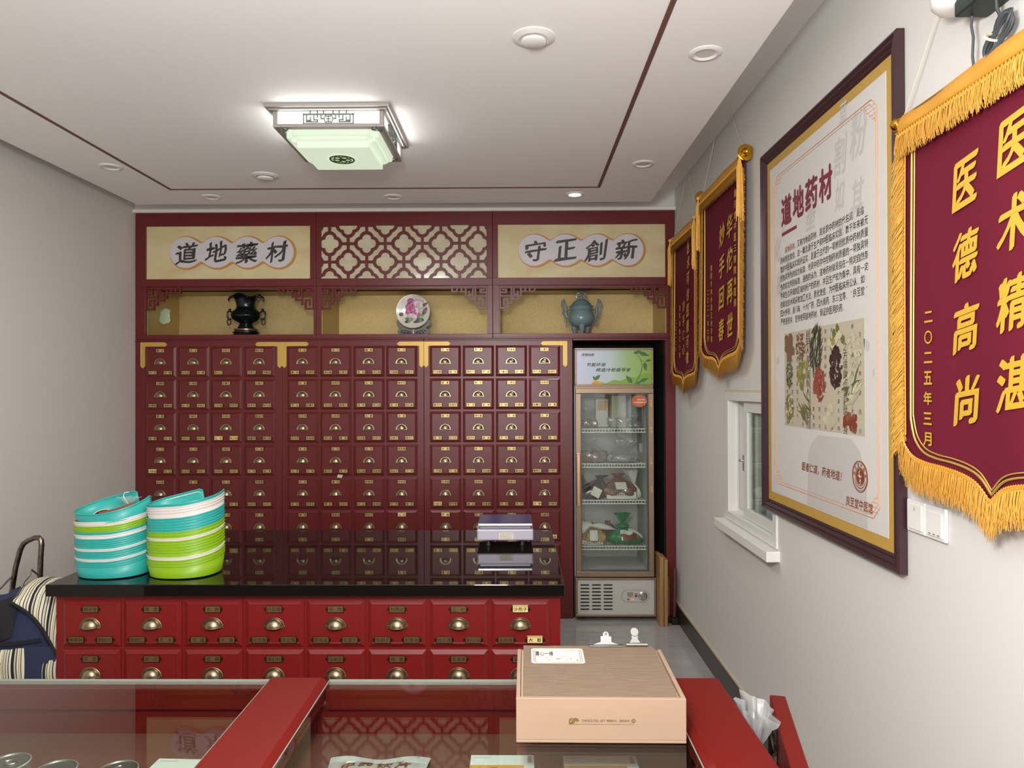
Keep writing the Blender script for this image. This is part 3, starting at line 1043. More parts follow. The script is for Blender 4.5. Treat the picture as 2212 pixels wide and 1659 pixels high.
# ================================================================== FRIDGE
FX0, FX1, FY = .380, .910, 4.745
fcx = (FX0 + FX1) / 2
t = thing('display_fridge', 'tall glass-door display fridge with a green header sign', 'fridge', (fcx, FY, 0), 0)
off = (fcx, FY, 0)
hw = (FX1 - FX0) / 2
FZ0, FZD0, FZD1, FZS0, FZT = .03, .296, 1.568, 1.580, 1.838
mb = MB()
y0, y1 = .05, .50
mb.box(-hw, -hw + .035, y0, y1, FZ0, FZT).box(hw - .035, hw, y0, y1, FZ0, FZT)
mb.box(-hw + .035, hw - .035, y1 - .035, y1, FZ0, FZT)
mb.box(-hw + .035, hw - .035, y0, y1 - .035, FZD1 - .03, FZT).box(-hw + .035, hw - .035, y0, y1 - .035, FZ0, FZD0 + .03)
mb.build('body', 'fridge_in', t, bevel=.002)
mb = MB()
for sx in (-1, 1):
    for yy in (.09, .45):
        mb.lathe([(.016, 0), (.018, .004), (.012, .03), (0, .03)], 12, c=(sx * (hw - .06), yy, 0))
mb.build('feet', 'dark', t)
# header sign
sg = ring(MB(), -hw, hw, FZS0, FZT, .012, 0, .05).build('sign_frame', 'rose_gold', t, bevel=.003)
w2 = hw - .012
sy = .008


def P2(x_, y_):          # print coordinates 0..1, left/top origin
    return (-w2 + 2 * w2 * x_, FZT - .012 - (FZT - FZS0 - .024) * y_)


rm = ramp_mat('fridge_print', [(0, '#c3c6dc'), (.45, '#b9c4c8'), (.68, '#9dbb78'), (1, '#8fb04a')], 'X', -w2, w2, .3)
pb = MB().box(-w2, w2, sy, .045, FZS0 + .012, FZT - .012).build('sign_print', rm, sg)
mb = MB()
gl = [P2(.25 + .75 * i / 24, 1 - (.05 + .33 * max(0, (i / 24 - .05)) ** 1.5 + .03 * math.sin(i))) for i in range(25)]
mb.flat([P2(.25, .999)] + gl + [P2(.9995, .999)], sy - .0006, 5)


def leaf(mb, a, b, wd, m, y):
    a, b = Vector(P2(*a)), Vector(P2(*b))
    d = b - a
    nrm = Vector((-d.y, d.x)).normalized()
    L = d.length
    up, dn = [], []
    for i in range(11):
        u = i / 10
        h_ = wd * L * math.sin(math.pi * u ** .8) * (1 - .25 * u)
        p = a + d * u
        up.append(tuple(p + nrm * h_))
        dn.append(tuple(p - nrm * h_))
    LEAFN[0] += 1
    mb.flat(up + dn[::-1][1:-1], y - .00006 * LEAFN[0], m)


LEAFN = [0]


def stroke(mb, pts, r, m, y):
    P = [Vector(P2(*p)) for p in pts]
    L_, R_ = [], []
    for i, p in enumerate(P):
        d = (P[min(i + 1, len(P) - 1)] - P[max(i - 1, 0)]).normalized()
        nr = Vector((-d.y, d.x)) * (r[i] if isinstance(r, list) else r)
        L_.append(tuple(p + nr))
        R_.append(tuple(p - nr))
    mb.flat(L_ + R_[::-1], y, m)


stroke(mb, [(.79, .10), (.83, .20), (.865, .33), (.875, .48), (.86, .64), (.83, .80), (.78, 1.0)], [.0015, .002, .002, .0025, .003, .0035, .004], 0, sy - .0008)
stroke(mb, [(.845, .28), (.88, .33), (.93, .345), (.99, .33)], .0012, 0, sy - .0008)
for a, b, wd in (((.83, .08), (.97, .18), .20), ((.925, .33), (.998, .29), .25), ((.905, .36), (.925, .63), .22), ((.74, .96), (.655, .74), .24), ((.84, .92), (.96, .82), .2), ((.80, .12), (.755, .09), .25), ((.79, .12), (.775, .02), .25),
                 ((.79, .10), (.86, .02), .3), ((.80, .98), (.86, .93), .3), ((.25, .86), (.315, .72), .3), ((.26, .88), (.215, .76), .3)):
    leaf(mb, a, b, wd, 1, sy - .0010)
lem = [P2(.265 + .068 * math.cos(math.pi * i / 16), 1.0 - .11 * math.sin(math.pi * i / 16)) for i in range(17)]
mb.flat(lem, sy - .0012, 2)
mb.flat([P2(.265 + .060 * math.cos(math.pi * i / 16), 1.0 - .095 * math.sin(math.pi * i / 16)) for i in range(17)], sy - .0014, 3)
q = rnd(3)
for i in range(26):
    x_, y_ = .08 + q.random() * .28, .70 + q.random() * .28
    stroke(mb, [(x_, y_), (x_ + .012 * q.uniform(-1, 1), y_ + .03)], .0008, 2, sy - .0009)
c_, cw = P2(.155, .145), w2 * 2
mb.text('西镁纳斯', P2(.155, .145)[0], P2(.155, .145)[1], .088, .020, sy - .0012, 4, .02, 3, .25)
mb.text('节能环保', P2(.265, .43)[0], P2(.265, .43)[1], .128, .025, sy - .0012, 4, .025, 3, .3, spacing=1.15)
mb.text('缔造冷柜倡导者', P2(.49, .58)[0], P2(.49, .58)[1], .238, .025, sy - .0012, 4, .025, 3, .3, spacing=1.15)
mb.build('sign_lettering', [mat('print_stem', '#4f7a30', .4), mat('print_leaf', '#466a35', .4), mat('print_lemon', '#d8b84a', .4), mat('print_orange_flesh', '#d0952e', .4), mat('print_text_green', '#3d5a2c', .4), mat('print_grass', '#7fa63c', .4)], pb)
MB().box(-hw + .005, hw - .002, .012, .05, FZD1 + .0005, FZS0).build('divider_strip', 'rose_gold', t)
# door
dr = ring(MB(), -hw + .004, hw, FZD0, FZD1, .037, 0, .045).build('door', 'rose_gold', t, bevel=.003)
MB().box(-hw + .041, hw - .037, .016, .024, FZD0 + .037, FZD1 - .037).build('door_pane', 'glass', dr)
mb = MB()
ring(mb, -hw + .041, hw - .037, FZD0 + .037, FZD1 - .037, .006, .024, .034)
mb.build('door_seal', 'grey', dr)
mb = MB().box(-hw + .006, -hw + .036, -.012, 0, .775, 1.135)
mb.box(-hw + .010, -hw + .032, -.020, -.012, .775, 1.125)
mb.build('door_handle', 'rose_gold_b', dr, bevel=.003)
mb = MB()
sx_, sz_ = hw - .095, FZD1 - .088
mb.prism([(sx_ + .052 * math.cos(i * math.pi / 20), sz_ + .042 * math.sin(i * math.pi / 20)) for i in range(40)], .0150, .0158, 0)
mb.text('欢迎光临', sx_ + .012, sz_ + .009, .052, .010, .0146, 1, .02)
mb.text('食品保鲜展示', sx_ + .002, sz_ - .010, .080, .010, .0146, 1, .02)
mb.build('sticker', [mat('sticker_orange', '#d2703f', .5, vary=(30, '#b5522c', .5)), 'label_white'], dr)
mb = MB()
q = rnd(11)
for z_ in (1.478, 1.30, 1.09, .90):
    for j in range(5):
        mb.box(hw - .018 - .004 + q.uniform(-.004, .004), hw - .018 + .004 + q.uniform(-.003, .004), -.0012, 0, z_ - j * .009, z_ - j * .009 + .006, 0)
mb.build('tape_scraps', 'gold_thread', dr)
# wire shelves: zs from the picture
for zs in (1.288, 1.049, .800, .487):
    mb = MB()
    fy = .075
    mb.box(-hw + .040, hw - .042, fy, fy + .006, zs - .004, zs + .002).box(-hw + .040, hw - .042, fy, fy + .006, zs - .026, zs - .020)
    nb = 22
    for i in range(nb):
        x_ = -hw + .05 + i * (2 * hw - .10) / (nb - 1)
        mb.box(x_ - .0018, x_ + .0018, fy, fy + .004, zs - .020, zs - .004)
        mb.box(x_ - .0018, x_ + .0018, fy + .006, .455, zs - .004, zs)
    for yy in (.2, .33, .45):
        mb.box(-hw + .040, hw - .042, yy, yy + .005, zs - .008, zs - .004)
    mb.build('shelf', 'white_gloss', t)
# lower machine panel
lp = ring(MB(), -hw, hw + .012, FZ0, FZD0 - .006, .014, -.002, .05).build('lower_frame', 'rose_gold', t, bevel=.002)
px0, px1, pz0, pz1 = -hw + .014, hw - .002, FZ0 + .014, FZD0 - .020
mb = MB().box(px0, px1, .004, .045, pz0, pz1, 0)
for c_ in range(3):
    for r_ in range(8):
        x_ = px0 + .020 + c_ * .078
        z_ = pz1 - .034 - r_ * .0232
        n_ = [(x_ + .0285 + (.0262 if math.cos(a) > 0 else -.0262) + .0042 * math.cos(a), z_ + .0042 * math.sin(a)) for a in [2 * math.pi * (i + .5) / 16 for i in range(16)]]
        mb.prism(n_, .0022, .0050, 1)
mb.build('vent_panel', ['fridge_white', 'black_in'], lp)
kx, kz = px1 - .128, (pz0 + pz1) / 2 + .008


def stadium(cx_, cz_, w_, h_, n=12):
    r_ = h_ / 2
    return [(cx_ + w_ / 2 - r_ + r_ * math.cos(R(-90 + 180 * i / n)), cz_ + r_ * math.sin(R(-90 + 180 * i / n))) for i in range(n + 1)] + \
           [(cx_ - w_ / 2 + r_ + r_ * math.cos(R(90 + 180 * i / n)), cz_ + r_ * math.sin(R(90 + 180 * i / n))) for i in range(n + 1)]


mb = MB().prism(stadium(kx, kz, .185, .080), .0015, .0035, 0)
st = stadium(kx, kz, .185, .080)
mb.tube([(a, .0015, b) for a, b in st], .0010, 5, 1, closed=True)
mb.box(kx - .052, kx - .014, .0005, .0015, kz + .002, kz + .024, 1).box(kx - .049, kx - .017, .0002, .0006, kz + .005, kz + .021, 2)
mb.box(kx - .001, kx + .014, .0000, .0015, kz - .006, kz + .018, 3)
mb.box(kx + .004, kx + .009, -.0006, .0001, kz + .006, kz + .014, 5)
mb.text('温度显示', kx - .033, kz - .004, .034, .006, .0010, 1, .02)
mb.lathe([(0, 0), (.006, 0), (.006, .003), (0, .003)], 14, 4, T=Matrix.Translation((kx - .046, .0015, kz - .022)) @ Matrix.Rotation(R(90), 4, 'X'))
mb.box(kx - .024, kx - .012, 0, .0015, kz - .029, kz - .017, 5)
cpn = mb.build('control_panel', ['fridge_white', 'grey', mat('display_pane', '#a08c84', .2), mat('switch_brown', '#3c2422', .4), mat('led_green', '#1f5a2c', .3), mat('led_red', '#e85a3a', .3, emit=('#ff5030', 1.2))], lp)
mb = MB().lathe([(.030, 0), (.030, .002), (.026, .004), (.020, .004), (.019, .014), (0, .014)], 28, 0, T=Matrix.Translation((kx + .052, .0015, kz)) @ Matrix.Rotation(R(90), 4, 'X'))
mb.box(kx + .050, kx + .054, -.0150, -.0125, kz - .016, kz + .016, 1, T=Matrix.Translation((kx + .052, 0, kz)) @ Matrix.Rotation(R(40), 4, 'Y') @ Matrix.Translation((-kx - .052, 0, -kz)))
mb.build('thermostat_dial', ['steel', 'grey'], cpn)


# ------------------------------------------------------------------ bags and packets inside the fridge
def bag(mb, wd, dp, h, seed, m=0, neck=.72, tuft=1.0, lean=0.0, nu=36, nv=22, mt=None, c=(0, 0, 0), squash=1.0):
    q = rnd(seed)
    ph = [q.uniform(0, 6.28) for _ in range(6)]

    def fn(u, v):
        a = 2 * math.pi * u
        if v < neck:
            s_ = v / neck
            r_ = (.80 + .55 * s_ - 1.22 * s_ ** 2.1 * squash) if s_ < 1 else .13
            r_ = max(r_, .13)
        else:
            s_ = (v - neck) / (1 - neck)
            r_ = .13 + tuft * .42 * s_ ** .8
        wr = 1 + (.05 + .12 * v) * math.sin(5 * a + ph[0] + 3 * v) + (.03 + .10 * v) * math.sin(9 * a + ph[1] - 5 * v) + .03 * math.sin(17 * a + ph[2])
        if v > .96:
            wr *= 1 + .15 * math.sin(7 * a + ph[3])
        k2 = 1 if v > 0 else .9
        sup = (abs(math.cos(a)) ** 3.2 + abs(math.sin(a)) ** 3.2) ** (-1 / 3.2) if v < neck * .6 else 1
        return (c[0] + wd * .60 * r_ * wr * k2 * sup * math.cos(a) + lean * v * v, c[1] + dp / 2 * r_ * wr * k2 * sup * math.sin(a), c[2] + h * v)
    b0 = len(mb.v)
    mb.grid(fn, nu, nv, m)
    mb.f.append(tuple(b0 + i for i in range(nu - 1, -1, -1)))
    mb.m.append(m)
    mb.s.append(False)
    if mt is not None:
        z = h * neck
        mb.tube([(c[0] + lean * neck * neck + wd * .085 * math.cos(a), c[1] + dp * .085 * math.sin(a), c[2] + z) for a in [i * math.pi / 8 for i in range(16)]], .004, 6, mt, closed=True)
    return mb


def patch(mb, x0_, x1_, z0_, z1_, y_, m, bulge=.01, skew=0, n=8):
    mb.grid(lambda u, v: (x0_ + (x1_ - x0_) * u + skew * v, y_ - bulge * math.sin(math.pi * u) * (1 - .3 * v) + .02 * v, z0_ + (z1_ - z0_) * v), n, n, m)
    return mb


IY = FY + .20
M['herb_brown'] = mat('herb_brown', '#5a3826', .6, coat=.5, vary=(70, '#8a5c3c', .8), bump=(120, .5))
M['herb_dark'] = mat('herb_dark', '#2e1f16', .35, coat=.6, vary=(40, '#4a3020', .6))
M['bean'] = mat('bean_yellow', '#c9a868', .5, coat=.5, vary=(90, '#8a6a38', .9), bump=(140, .8))
M['pouch'] = mat('white_pouch', '#d9d5cc', .4, bump=(30, .3))
M['green_bag'] = mat('green_bag', '#1f7a42', .35, bump=(25, .3))
# shelf one
t = thing('paper_packet', 'tall pale paper packet standing on the topmost fridge shelf, wrapped at its foot', 'packet', (fcx + .055, IY, 1.2895))
MB().box(-.052, .052, -.03, .05, 0, .235).build('packet', mat('pale_paper', '#bdb6a8', .6, bump=(30, .2)), t, bevel=.006)
mb = bag(MB(), .125, .115, .075, 21, neck=.95, tuft=.2, squash=.3)
mb.build('wrapping', 'clear', t)
t = thing('paper_packet', 'narrow white packet behind the left half of the topmost fridge shelf', 'packet', (fcx - .055, IY + .06, 1.2895))
MB().box(-.045, .045, -.02, .04, 0, .20).build('packet', mat('white_packet', '#cdc8bd', .55, bump=(30, .2)), t, bevel=.006)
MB().box(-.03, .03, -.0215, -.020, .12, .19).build('brown_print', mat('print_tan', '#b98c4a', .5), t)
t = thing('plastic_bag', 'crumpled clear bag at the hinge end of the topmost fridge shelf', 'bag', (fcx + .165, IY, 1.2895))
bag(MB(), .09, .09, .085, 31, neck=.7).build('film', 'clear', t)
t = thing('plastic_bag', 'flat clear bag of dark herbs at the handle end of the topmost fridge shelf', 'bag', (fcx - .155, IY, 1.2895))
bag(MB(), .12, .12, .14, 33, neck=.75).build('film', 'clear', t)
bag(MB(), .10, .10, .06, 34, neck=.9, tuft=.1, squash=.5).build('contents', 'herb_brown', t)
# shelf two
t = thing('plastic_bag', 'cloudy clear bag with a twisted end on the second fridge shelf', 'bag', (fcx + .075, IY, 1.0505))
bag(MB(), .20, .16, .15, 41, neck=.62, lean=.03).build('film', 'film', t)
bag(MB(), .17, .13, .06, 42, neck=.9, tuft=.1, squash=.4).build('contents', mat('grey_content', '#8d8a84', .6), t)
t = thing('plastic_bag', 'brownish crumpled bag on the second fridge shelf near the handle', 'bag', (fcx - .12, IY, 1.0505))
bag(MB(), .19, .17, .16, 44, neck=.78, lean=-.04).build('film', 'clear', t)
bag(MB(), .16, .14, .09, 45, neck=.9, tuft=.1, squash=.5).build('contents', 'herb_brown', t)
# shelf three
t = thing('herb_bag', 'dark herb bag with a small square tag on the third fridge shelf', 'bag', (fcx - .130, IY - .01, .8015))
bag(MB(), .18, .17, .155, 51, neck=.85, tuft=.6, lean=.07).build('sack', 'herb_dark', t)
MB().grid(lambda u, v: (.018 + .056 * (u - .5) + .03 * (v - .5), -.105 + .03 * v, .050 + .052 * (v - .5) - .03 * (u - .5)), 4, 4).build('tag', 'label_white', t)
t = thing('herb_bag', 'brown herb bag with a white printed band on the third fridge shelf', 'bag', (fcx + .062, IY - .02, .8015))
bag(MB(), .225, .15, .17, 52, neck=.82, tuft=.4, lean=-.02).build('sack', 'herb_brown', t)
mb = patch(MB(), -.100, .105, .003, .046, -.066, 0, .018)
mb.grid(lambda u, v: (-.035 + .075 * u - .01 * v, -.083 + .030 * v, .070 + .045 * v), 5, 5, 0)
for i, ch in enumerate('河南康养药业有限公司'):
    u = (i + 1) / 11
    mb.text(ch, -.085 + .17 * u, .026 + .010 * math.sin(math.pi * u), .012, .012, -.0715 - .018 * math.sin(math.pi * (u * .83 + .085)), 1, .02)
mb.build('printed_band', ['pouch', 'black_ink'], t)
t = thing('white_pouch', 'twisted white pouch at the hinge end of the third fridge shelf', 'bag', (fcx + .172, IY + .01, .8015))
bag(MB(), .075, .07, .19, 53, neck=.50, tuft=2.1, lean=-.035).build('pouch', 'pouch', t)
# shelf four
t = thing('herb_bag', 'clear bag of yellow beans tied with a white bow on the lowest fridge shelf', 'bag', (fcx - .128, IY - .03, .4885))
bag(MB(), .165, .15, .145, 61, neck=.85, tuft=.3).build('sack', 'bean', t)
mb = patch(MB(), -.08, .062, .004, .030, -.062, 0, .020)
mb.grid(lambda u, v: (-.03 + .055 * u, -.084 + .028 * v - .006 * math.sin(3 * u), .034 + .066 * v), 5, 5, 0)
for i, ch in enumerate('河南康养药业有限'):
    mb.text(ch, -.066 + i * .0155, .016, .010, .010, -.0855 + .0016 * abs(i - 3.5), 1, .02)
mb.build('printed_band', ['pouch', 'black_ink'], t)
mb = MB()
mb.grid(lambda u, v: (-.005 - .085 * u, -.05 - .02 * math.sin(3 * v + u), .128 + .05 * (v - .5) * (.4 + 1.4 * u) + .008 * math.sin(6 * u)), 8, 6)
mb.grid(lambda u, v: (.0 + .155 * u, -.05 - .02 * math.sin(3 * v + u), .132 + .040 * (v - .6) * math.sin(math.pi * min(1, .25 + u * .8)) - .030 * u * u), 12, 6)
mb.ball((0, -.055, .128), .012, 10)
mb.build('bow', 'pouch', t)
t = thing('herb_bag', 'brown bag slumped behind the bow on the lowest fridge shelf', 'bag', (fcx - .01, IY + .10, .4885))
bag(MB(), .15, .11, .13, 63, neck=.9, tuft=.2).build('sack', 'herb_brown', t)
t = thing('herb_bag', 'green and clear bag of red-brown seeds on the lowest fridge shelf', 'bag', (fcx + .098, IY - .02, .4885))
bag(MB(), .215, .15, .128, 64, neck=.88, tuft=.2, lean=-.02).build('sack', 'green_bag', t)
patch(MB(), -.062, .075, .030, .074, -.060, 0, .026).build('seed_window', mat('seed_red', '#8a4a34', .4, coat=.5, vary=(120, '#6a3020', .8)), t)
mb = bag(MB(), .085, .06, .10, 66, neck=.30, tuft=2.0, c=(-.022, 0, .108))
mb.build('tied_top', 'green_bag', t)
mb = MB().grid(lambda u, v: (.01 + .10 * u, -.055 - .01 * math.sin(4 * v), .098 + .022 * (v - .5) - .05 * u * u), 8, 4)
mb.grid(lambda u, v: (-.045 + .085 * u, -.066 - .006 * math.sin(9 * u), .085 + .028 * (v - .5) + .006 * math.sin(7 * u)), 8, 4)
mb.build('tie', 'pouch', t)

# ------------------------------------------------------------------ boards and hammers beside the fridge
for i, (x_, h_, d_) in enumerate(((.937, .455, .026), (.966, .44, .024))):
    mb = MB().box(-.013, .013 if i == 0 else .010, -.07, .12, 0, h_)
    o = mb.build('wood_board', 'wood', loc=(x_, 4.70, 0), bevel=.003)
    tag(o, ('bare wooden board standing against the side of the fridge', 'bare wooden board standing next to the dark hammers')[i], 'board', 'boards beside the fridge')
for i, (x_, y_, h_, tilt, mt) in enumerate(((.999, 4.735, .30, 0, 'wood_mid'), (1.032, 4.70, .365, .006, 'wood_dark'))):
    t = thing('hammer', ('small hammer standing on its head, pale brown handle, by the wooden boards', 'larger hammer standing on its head against the white wall, dark handle')[i], 'hammer', (x_, y_, 0), 0, 'hammers beside the fridge')
    MB().tube([(0, 0, .03), (tilt * .4, 0, h_ * .5), (tilt, .012, h_)], [.010, .011, .0105] if i == 0 else [.012, .013, .013], 10).build('handle', mt, t)
    mb = MB().prism([(-.016, 0), (.016, 0), (.019, .012), (.016, .038), (-.016, .038), (-.019, .012)] if i == 0 else [(-.022, 0), (.022, 0), (.026, .014), (.020, .046), (-.020, .046), (-.026, .014)], -.035, .03)
    mb.build('head', 'iron', t, bevel=.003)

# ================================================================== COUNTER
CY, CXA, CXB, CZ = 2.62, -1.732, .153, .85
t = thing('medicine_counter', 'red drawer counter with brass pulls under the black stone top', 'counter', ((CXA + CXB) / 2, CY, 0))
cc = (CXA + CXB) / 2
MB().box(CXA - cc, CXB - cc, 0, .93, 0, CZ - .046).build('carcass', 'red_counter', t, bevel=.002)
CW, CHt, CPx, CPz = .2146, .1725, .22835, .1844
CD = drawer_front(CW, CHt, .0145, .010).build('drawer', 'red_counter')
COL.objects.unlink(CD)
CN = [["猪牙皂|骨碎补|侧柏叶", "降香|核桃仁|苏木", "水蛭|沉香|木香", "白豆蔻|肉豆蔻|草豆蔻", "枳壳|胆南星|冬葵子", "刺猬皮|车前子|胡黄连", "三七|徐长卿|制川乌", "p:沙苑子|盐知母|p:大戟"],
      ["花椒|半夏|石韦", "防己|半夏|石韦", "血竭|半夏|石韦", "滑石粉|半夏|石韦", "白扁豆|半夏|石韦", "炮姜|半夏|石韦", "冬凌草|半夏|石韦", "漏芦|半夏|石韦"]]
for r in range(4):
    for c in range(8):
        tx = ['', '', '']
        if r == 0:
            tx = CN[0][c].split('|')
        elif r == 1:
            tx = [CN[1][c].split('|')[0], '', '']
        drawer(t, CD.data, -1.594 + c * CPx - cc, 0, .784 - r * CPz, tx, .0325, .084, .146, .0535, -.0132, dark_card=True)
o = MB().box(-1.746, .167, 2.58, 3.57, CZ - .044, CZ).build('worktop', 'granite', bevel=.0025)
tag(o, 'polished black stone worktop reflecting the cabinets', 'worktop')

# ------------------------------------------------------------------ weighing scale
t = thing('weighing_scale', 'silver electronic scale with a violet-blue pan on the black worktop', 'scale', (-.062, 3.19, CZ), R(.8))
mb = MB().box(-.128, .128, 0, .24, .028, .080)
b_ = mb.build('base', mat('scale_grey', '#b9b2be', .4, .15), t, bevel=.007)
mb = MB()
for sx in (-1, 1):
    for yy in (.03, .21):
        mb.lathe([(.012, 0), (.013, .003), (.010, .012), (.010, .028), (0, .028)], 14, c=(sx * .077, yy, 0.0005))
mb.build('feet', 'dark', t)
mb = MB().box(-.115, .115, .012, .22, .080, .094)
mb.build('pan_support', mat('scale_grey_b', '#9a94a2', .35, .3), t, bevel=.002)
pn = MB().box(-.124, .124, -.006, .225, .094, .1065).build('pan', 'chrome', t, bevel=.003)
MB().box(-.121, .121, -.004, .222, .1066, .1072).build('pan_film', mat('violet_film', '#3b3d74', .25, .3), pn)
mb = MB().box(-.028, .037, -.0014, 0, .034, .064, 0)
q = rnd(2)
for rr in range(5):
    x_ = -.024
    while x_ < .030:
        l_ = q.uniform(.003, .009)
        mb.box(x_, min(x_ + l_, .033), -.0018, -.0013, .0585 - rr * .0055, .0605 - rr * .0055, 1)
        x_ += l_ + .002
mb.build('data_plate', ['label_white', 'grey'], b_)


# ------------------------------------------------------------------ stacks of trays
def tray_mesh():
    mb = MB()
    a, b, n = .139, .118, 56
    th0, hw_ = R(55), R(25)
    ang = [th0 + 2 * math.pi * i / n for i in range(n + 1)]
    rows = []

    def rad(th, k):
        e = (abs(math.cos(th) / a) ** 2.3 + abs(math.sin(th) / b) ** 2.3) ** (-1 / 2.3)
        return e * k

    def wall(th):
        d = abs((th - th0 + math.pi) % (2 * math.pi) - math.pi)
        if d < hw_:
            return 0.0
        s_ = min(1, (d - hw_) / R(8))
        up = .034 * max(0, 1 - (d - hw_) / R(105)) ** 1.3
        return (.046 + up) * s_

    def lipz(th):
        d = abs((th - th0 + math.pi) % (2 * math.pi) - math.pi)
        return .022 * max(0, 1 - d / R(50)) ** 1.2

    c0 = (0, 0, .002)
    vs = [c0]
    ks = [.45, .80, .93]
    for kk in ks:
        for i in range(n):
            th = ang[i]
            r_ = rad(th, kk)
            z_ = .002 + lipz(th) * max(0, (kk - .3) / .7) ** 2
            vs.append((r_ * math.cos(th), r_ * math.sin(th), z_))
    for i in range(n):
        th = ang[i]
        h_ = wall(th)
        r_ = rad(th, .93 + .07 * min(1, h_ / .046) if h_ > 0 else .97)
        vs.append((r_ * math.cos(th), r_ * math.sin(th), max(.002 + h_, .002 + lipz(th) * 1.05)))
    fs = [(0, 1 + i, 1 + (i + 1) % n) for i in range(n)]
    for L in range(3):
        for i in range(n):
            j = (i + 1) % n
            fs.append((1 + L * n + i, 1 + (L + 1) * n + i, 1 + (L + 1) * n + j, 1 + L * n + j))
    mb.add(vs, fs, 0, True)
    rim = [vs[1 + 3 * n + i] for i in range(n) if wall(ang[i]) > .03]
    rim = [vs[1 + 3 * n + (i % n)] for i in range(n) if abs((ang[i] - th0 + math.pi) % (2 * math.pi) - math.pi) > hw_ + R(5)]
    return mb, rim


mb, rimpts = tray_mesh()
TRAY = mb.build('tray', 'teal', sharp=50)
sol = TRAY.modifiers.new('thickness', 'SOLIDIFY')
sol.thickness, sol.offset = .0016, 0
RIM = MB().tube(rimpts, .0027, 6).build('rim', 'teal')
for o in (TRAY, RIM):
    COL.objects.unlink(o)
TM = {}
for cn in ('teal', 'lime', 'tray_white'):
    m1, m2 = TRAY.data.copy(), RIM.data.copy()
    for m_ in (m1, m2):
        m_.materials.clear()
        m_.materials.append(M[cn])
    TM[cn] = (m1, m2)
ORD = ['', 'second ', 'third ', 'fourth ', 'fifth ', 'sixth ', 'seventh ', 'eighth ', 'ninth ', 'tenth ', 'eleventh ', 'twelfth ', 'thirteenth ', 'fourteenth ', 'fifteenth ', 'sixteenth ', 'seventeenth ', 'eighteenth ', 'nineteenth ', 'twentieth ', 'twenty-first ']


def stack(cx_, cy_, seq, where, grp, rot, tilt0, tilt1, lean):
    z = CZ + .0025
    n = len(seq)
    names = {'T': ('teal', 'teal'), 'W': ('tray_white', 'white'), 'G': ('lime', 'lime green')}
    for i, (c_, gap) in enumerate(seq):
        if i:
            z += gap
        m_, word = names[c_]
        pos = 'bottom tray' if i == 0 else ('top tray' if i == n - 1 else ORD[i] + 'tray up')
        t_ = thing('herb_tray', f'{word} plastic herb tray, {pos} in the stack {where}', 'tray', (cx_ + lean * i / n, cy_, z), 0, grp)
        f_ = i / (n - 1)
        t_.rotation_euler = (R(-.6 * f_), -R(tilt0 + (tilt1 - tilt0) * f_), R(rot + 1.5 * math.sin(i * 2.1)))
        o = put('dish', TM[m_][0], t_, (0, 0, 0))
        s_ = o.modifiers.new('thickness', 'SOLIDIFY')
        s_.thickness, s_.offset = .0016, 0
        put('rim', TM[m_][1], t_, (0, 0, 0))
    return t_


g_ = .0098
seqL = [('T', 0), ('T', g_), ('T', g_), ('W', .0115), ('T', .017), ('T', g_), ('T', g_), ('W', .011), ('T', .018), ('T', g_), ('T', g_), ('T', g_), ('W', .018), ('T', .013), ('G', g_), ('G', g_), ('G', g_), ('W', .011), ('W', g_), ('T', .056)]
seqL = [(c_, h_ * .80) for c_, h_ in seqL]
seqR = [('G', 0), ('G', g_), ('G', g_), ('W', .011), ('G', .019), ('G', g_), ('G', g_), ('G', g_), ('G', g_), ('W', g_), ('G', .012), ('G', g_), ('T', .011), ('T', g_), ('T', g_), ('T', g_), ('T', g_), ('W', .021), ('W', g_), ('W', g_), ('T', g_)]
seqR = [(c_, h_ * 1.05) for c_, h_ in seqR]
topL = stack(-1.582, 2.757, seqL, 'nearer the trolley bag', 'stack of herb trays nearer the trolley bag', 0, 0.4, 2.6, -.004)
topR = stack(-1.305, 2.757, seqR, 'farther from the trolley bag', 'stack of herb trays farther from the trolley bag', -2, 0.6, 4.2, .002)
topL.rotation_euler = (R(7), -R(2.5), R(-14))
# what lies in the top tray of the first stack
tz = topL.location.z + .010
t = thing('wooden_spoon', 'brown wooden spoon handle sticking out of the top teal tray', 'spoon', (-1.550, 2.700, tz + .022))
mb = MB().tube([(-.055, -.02, .0), (0, 0, .010), (.05, .015, .026), (.064, .019, .030)], [.005, .006, .009, .005], 10)
mb.build('handle', mat('spoon_wood', '#7a4630', .5), t)
t = thing('hand_lens', 'small dark oval lens in a pale rim lying in the top teal tray', 'lens', (-1.600, 2.69, tz + .014))
T = Matrix.Rotation(R(24), 4, 'X')
MB().lathe([(0, 0), (.030, 0), (.030, .004), (0, .005)], 28, T=T).build('lens', mat('dark_lens', '#12100f', .1), t)
MB().tube([T @ Vector((.032 * math.cos(a), .032 * math.sin(a), .002)) for a in [i * math.pi / 14 for i in range(28)]], .0035, 8, closed=True).build('rim', mat('bone_rim', '#cbbd8e', .4), t)
t = thing('plastic_bag', 'crumpled clear bag with a twisted wire tie in the top teal tray', 'bag', (-1.545, 2.775, tz + .006))
bag(MB(), .10, .09, .062, 71, neck=.6, tuft=1.3).build('film', 'clear', t)
MB().tube([(0, 0, .035), (-.01, -.005, .052), (-.018, -.006, .070), (-.012, -.006, .082), (.004, -.006, .084)], .0016, 6).build('wire_tie', 'white', t)

# ================================================================== TROLLEY BAG
t = thing('trolley_bag', 'navy and striped shopping trolley bag between the wall and the counter', 'bag', (-1.90, 2.82, 0))


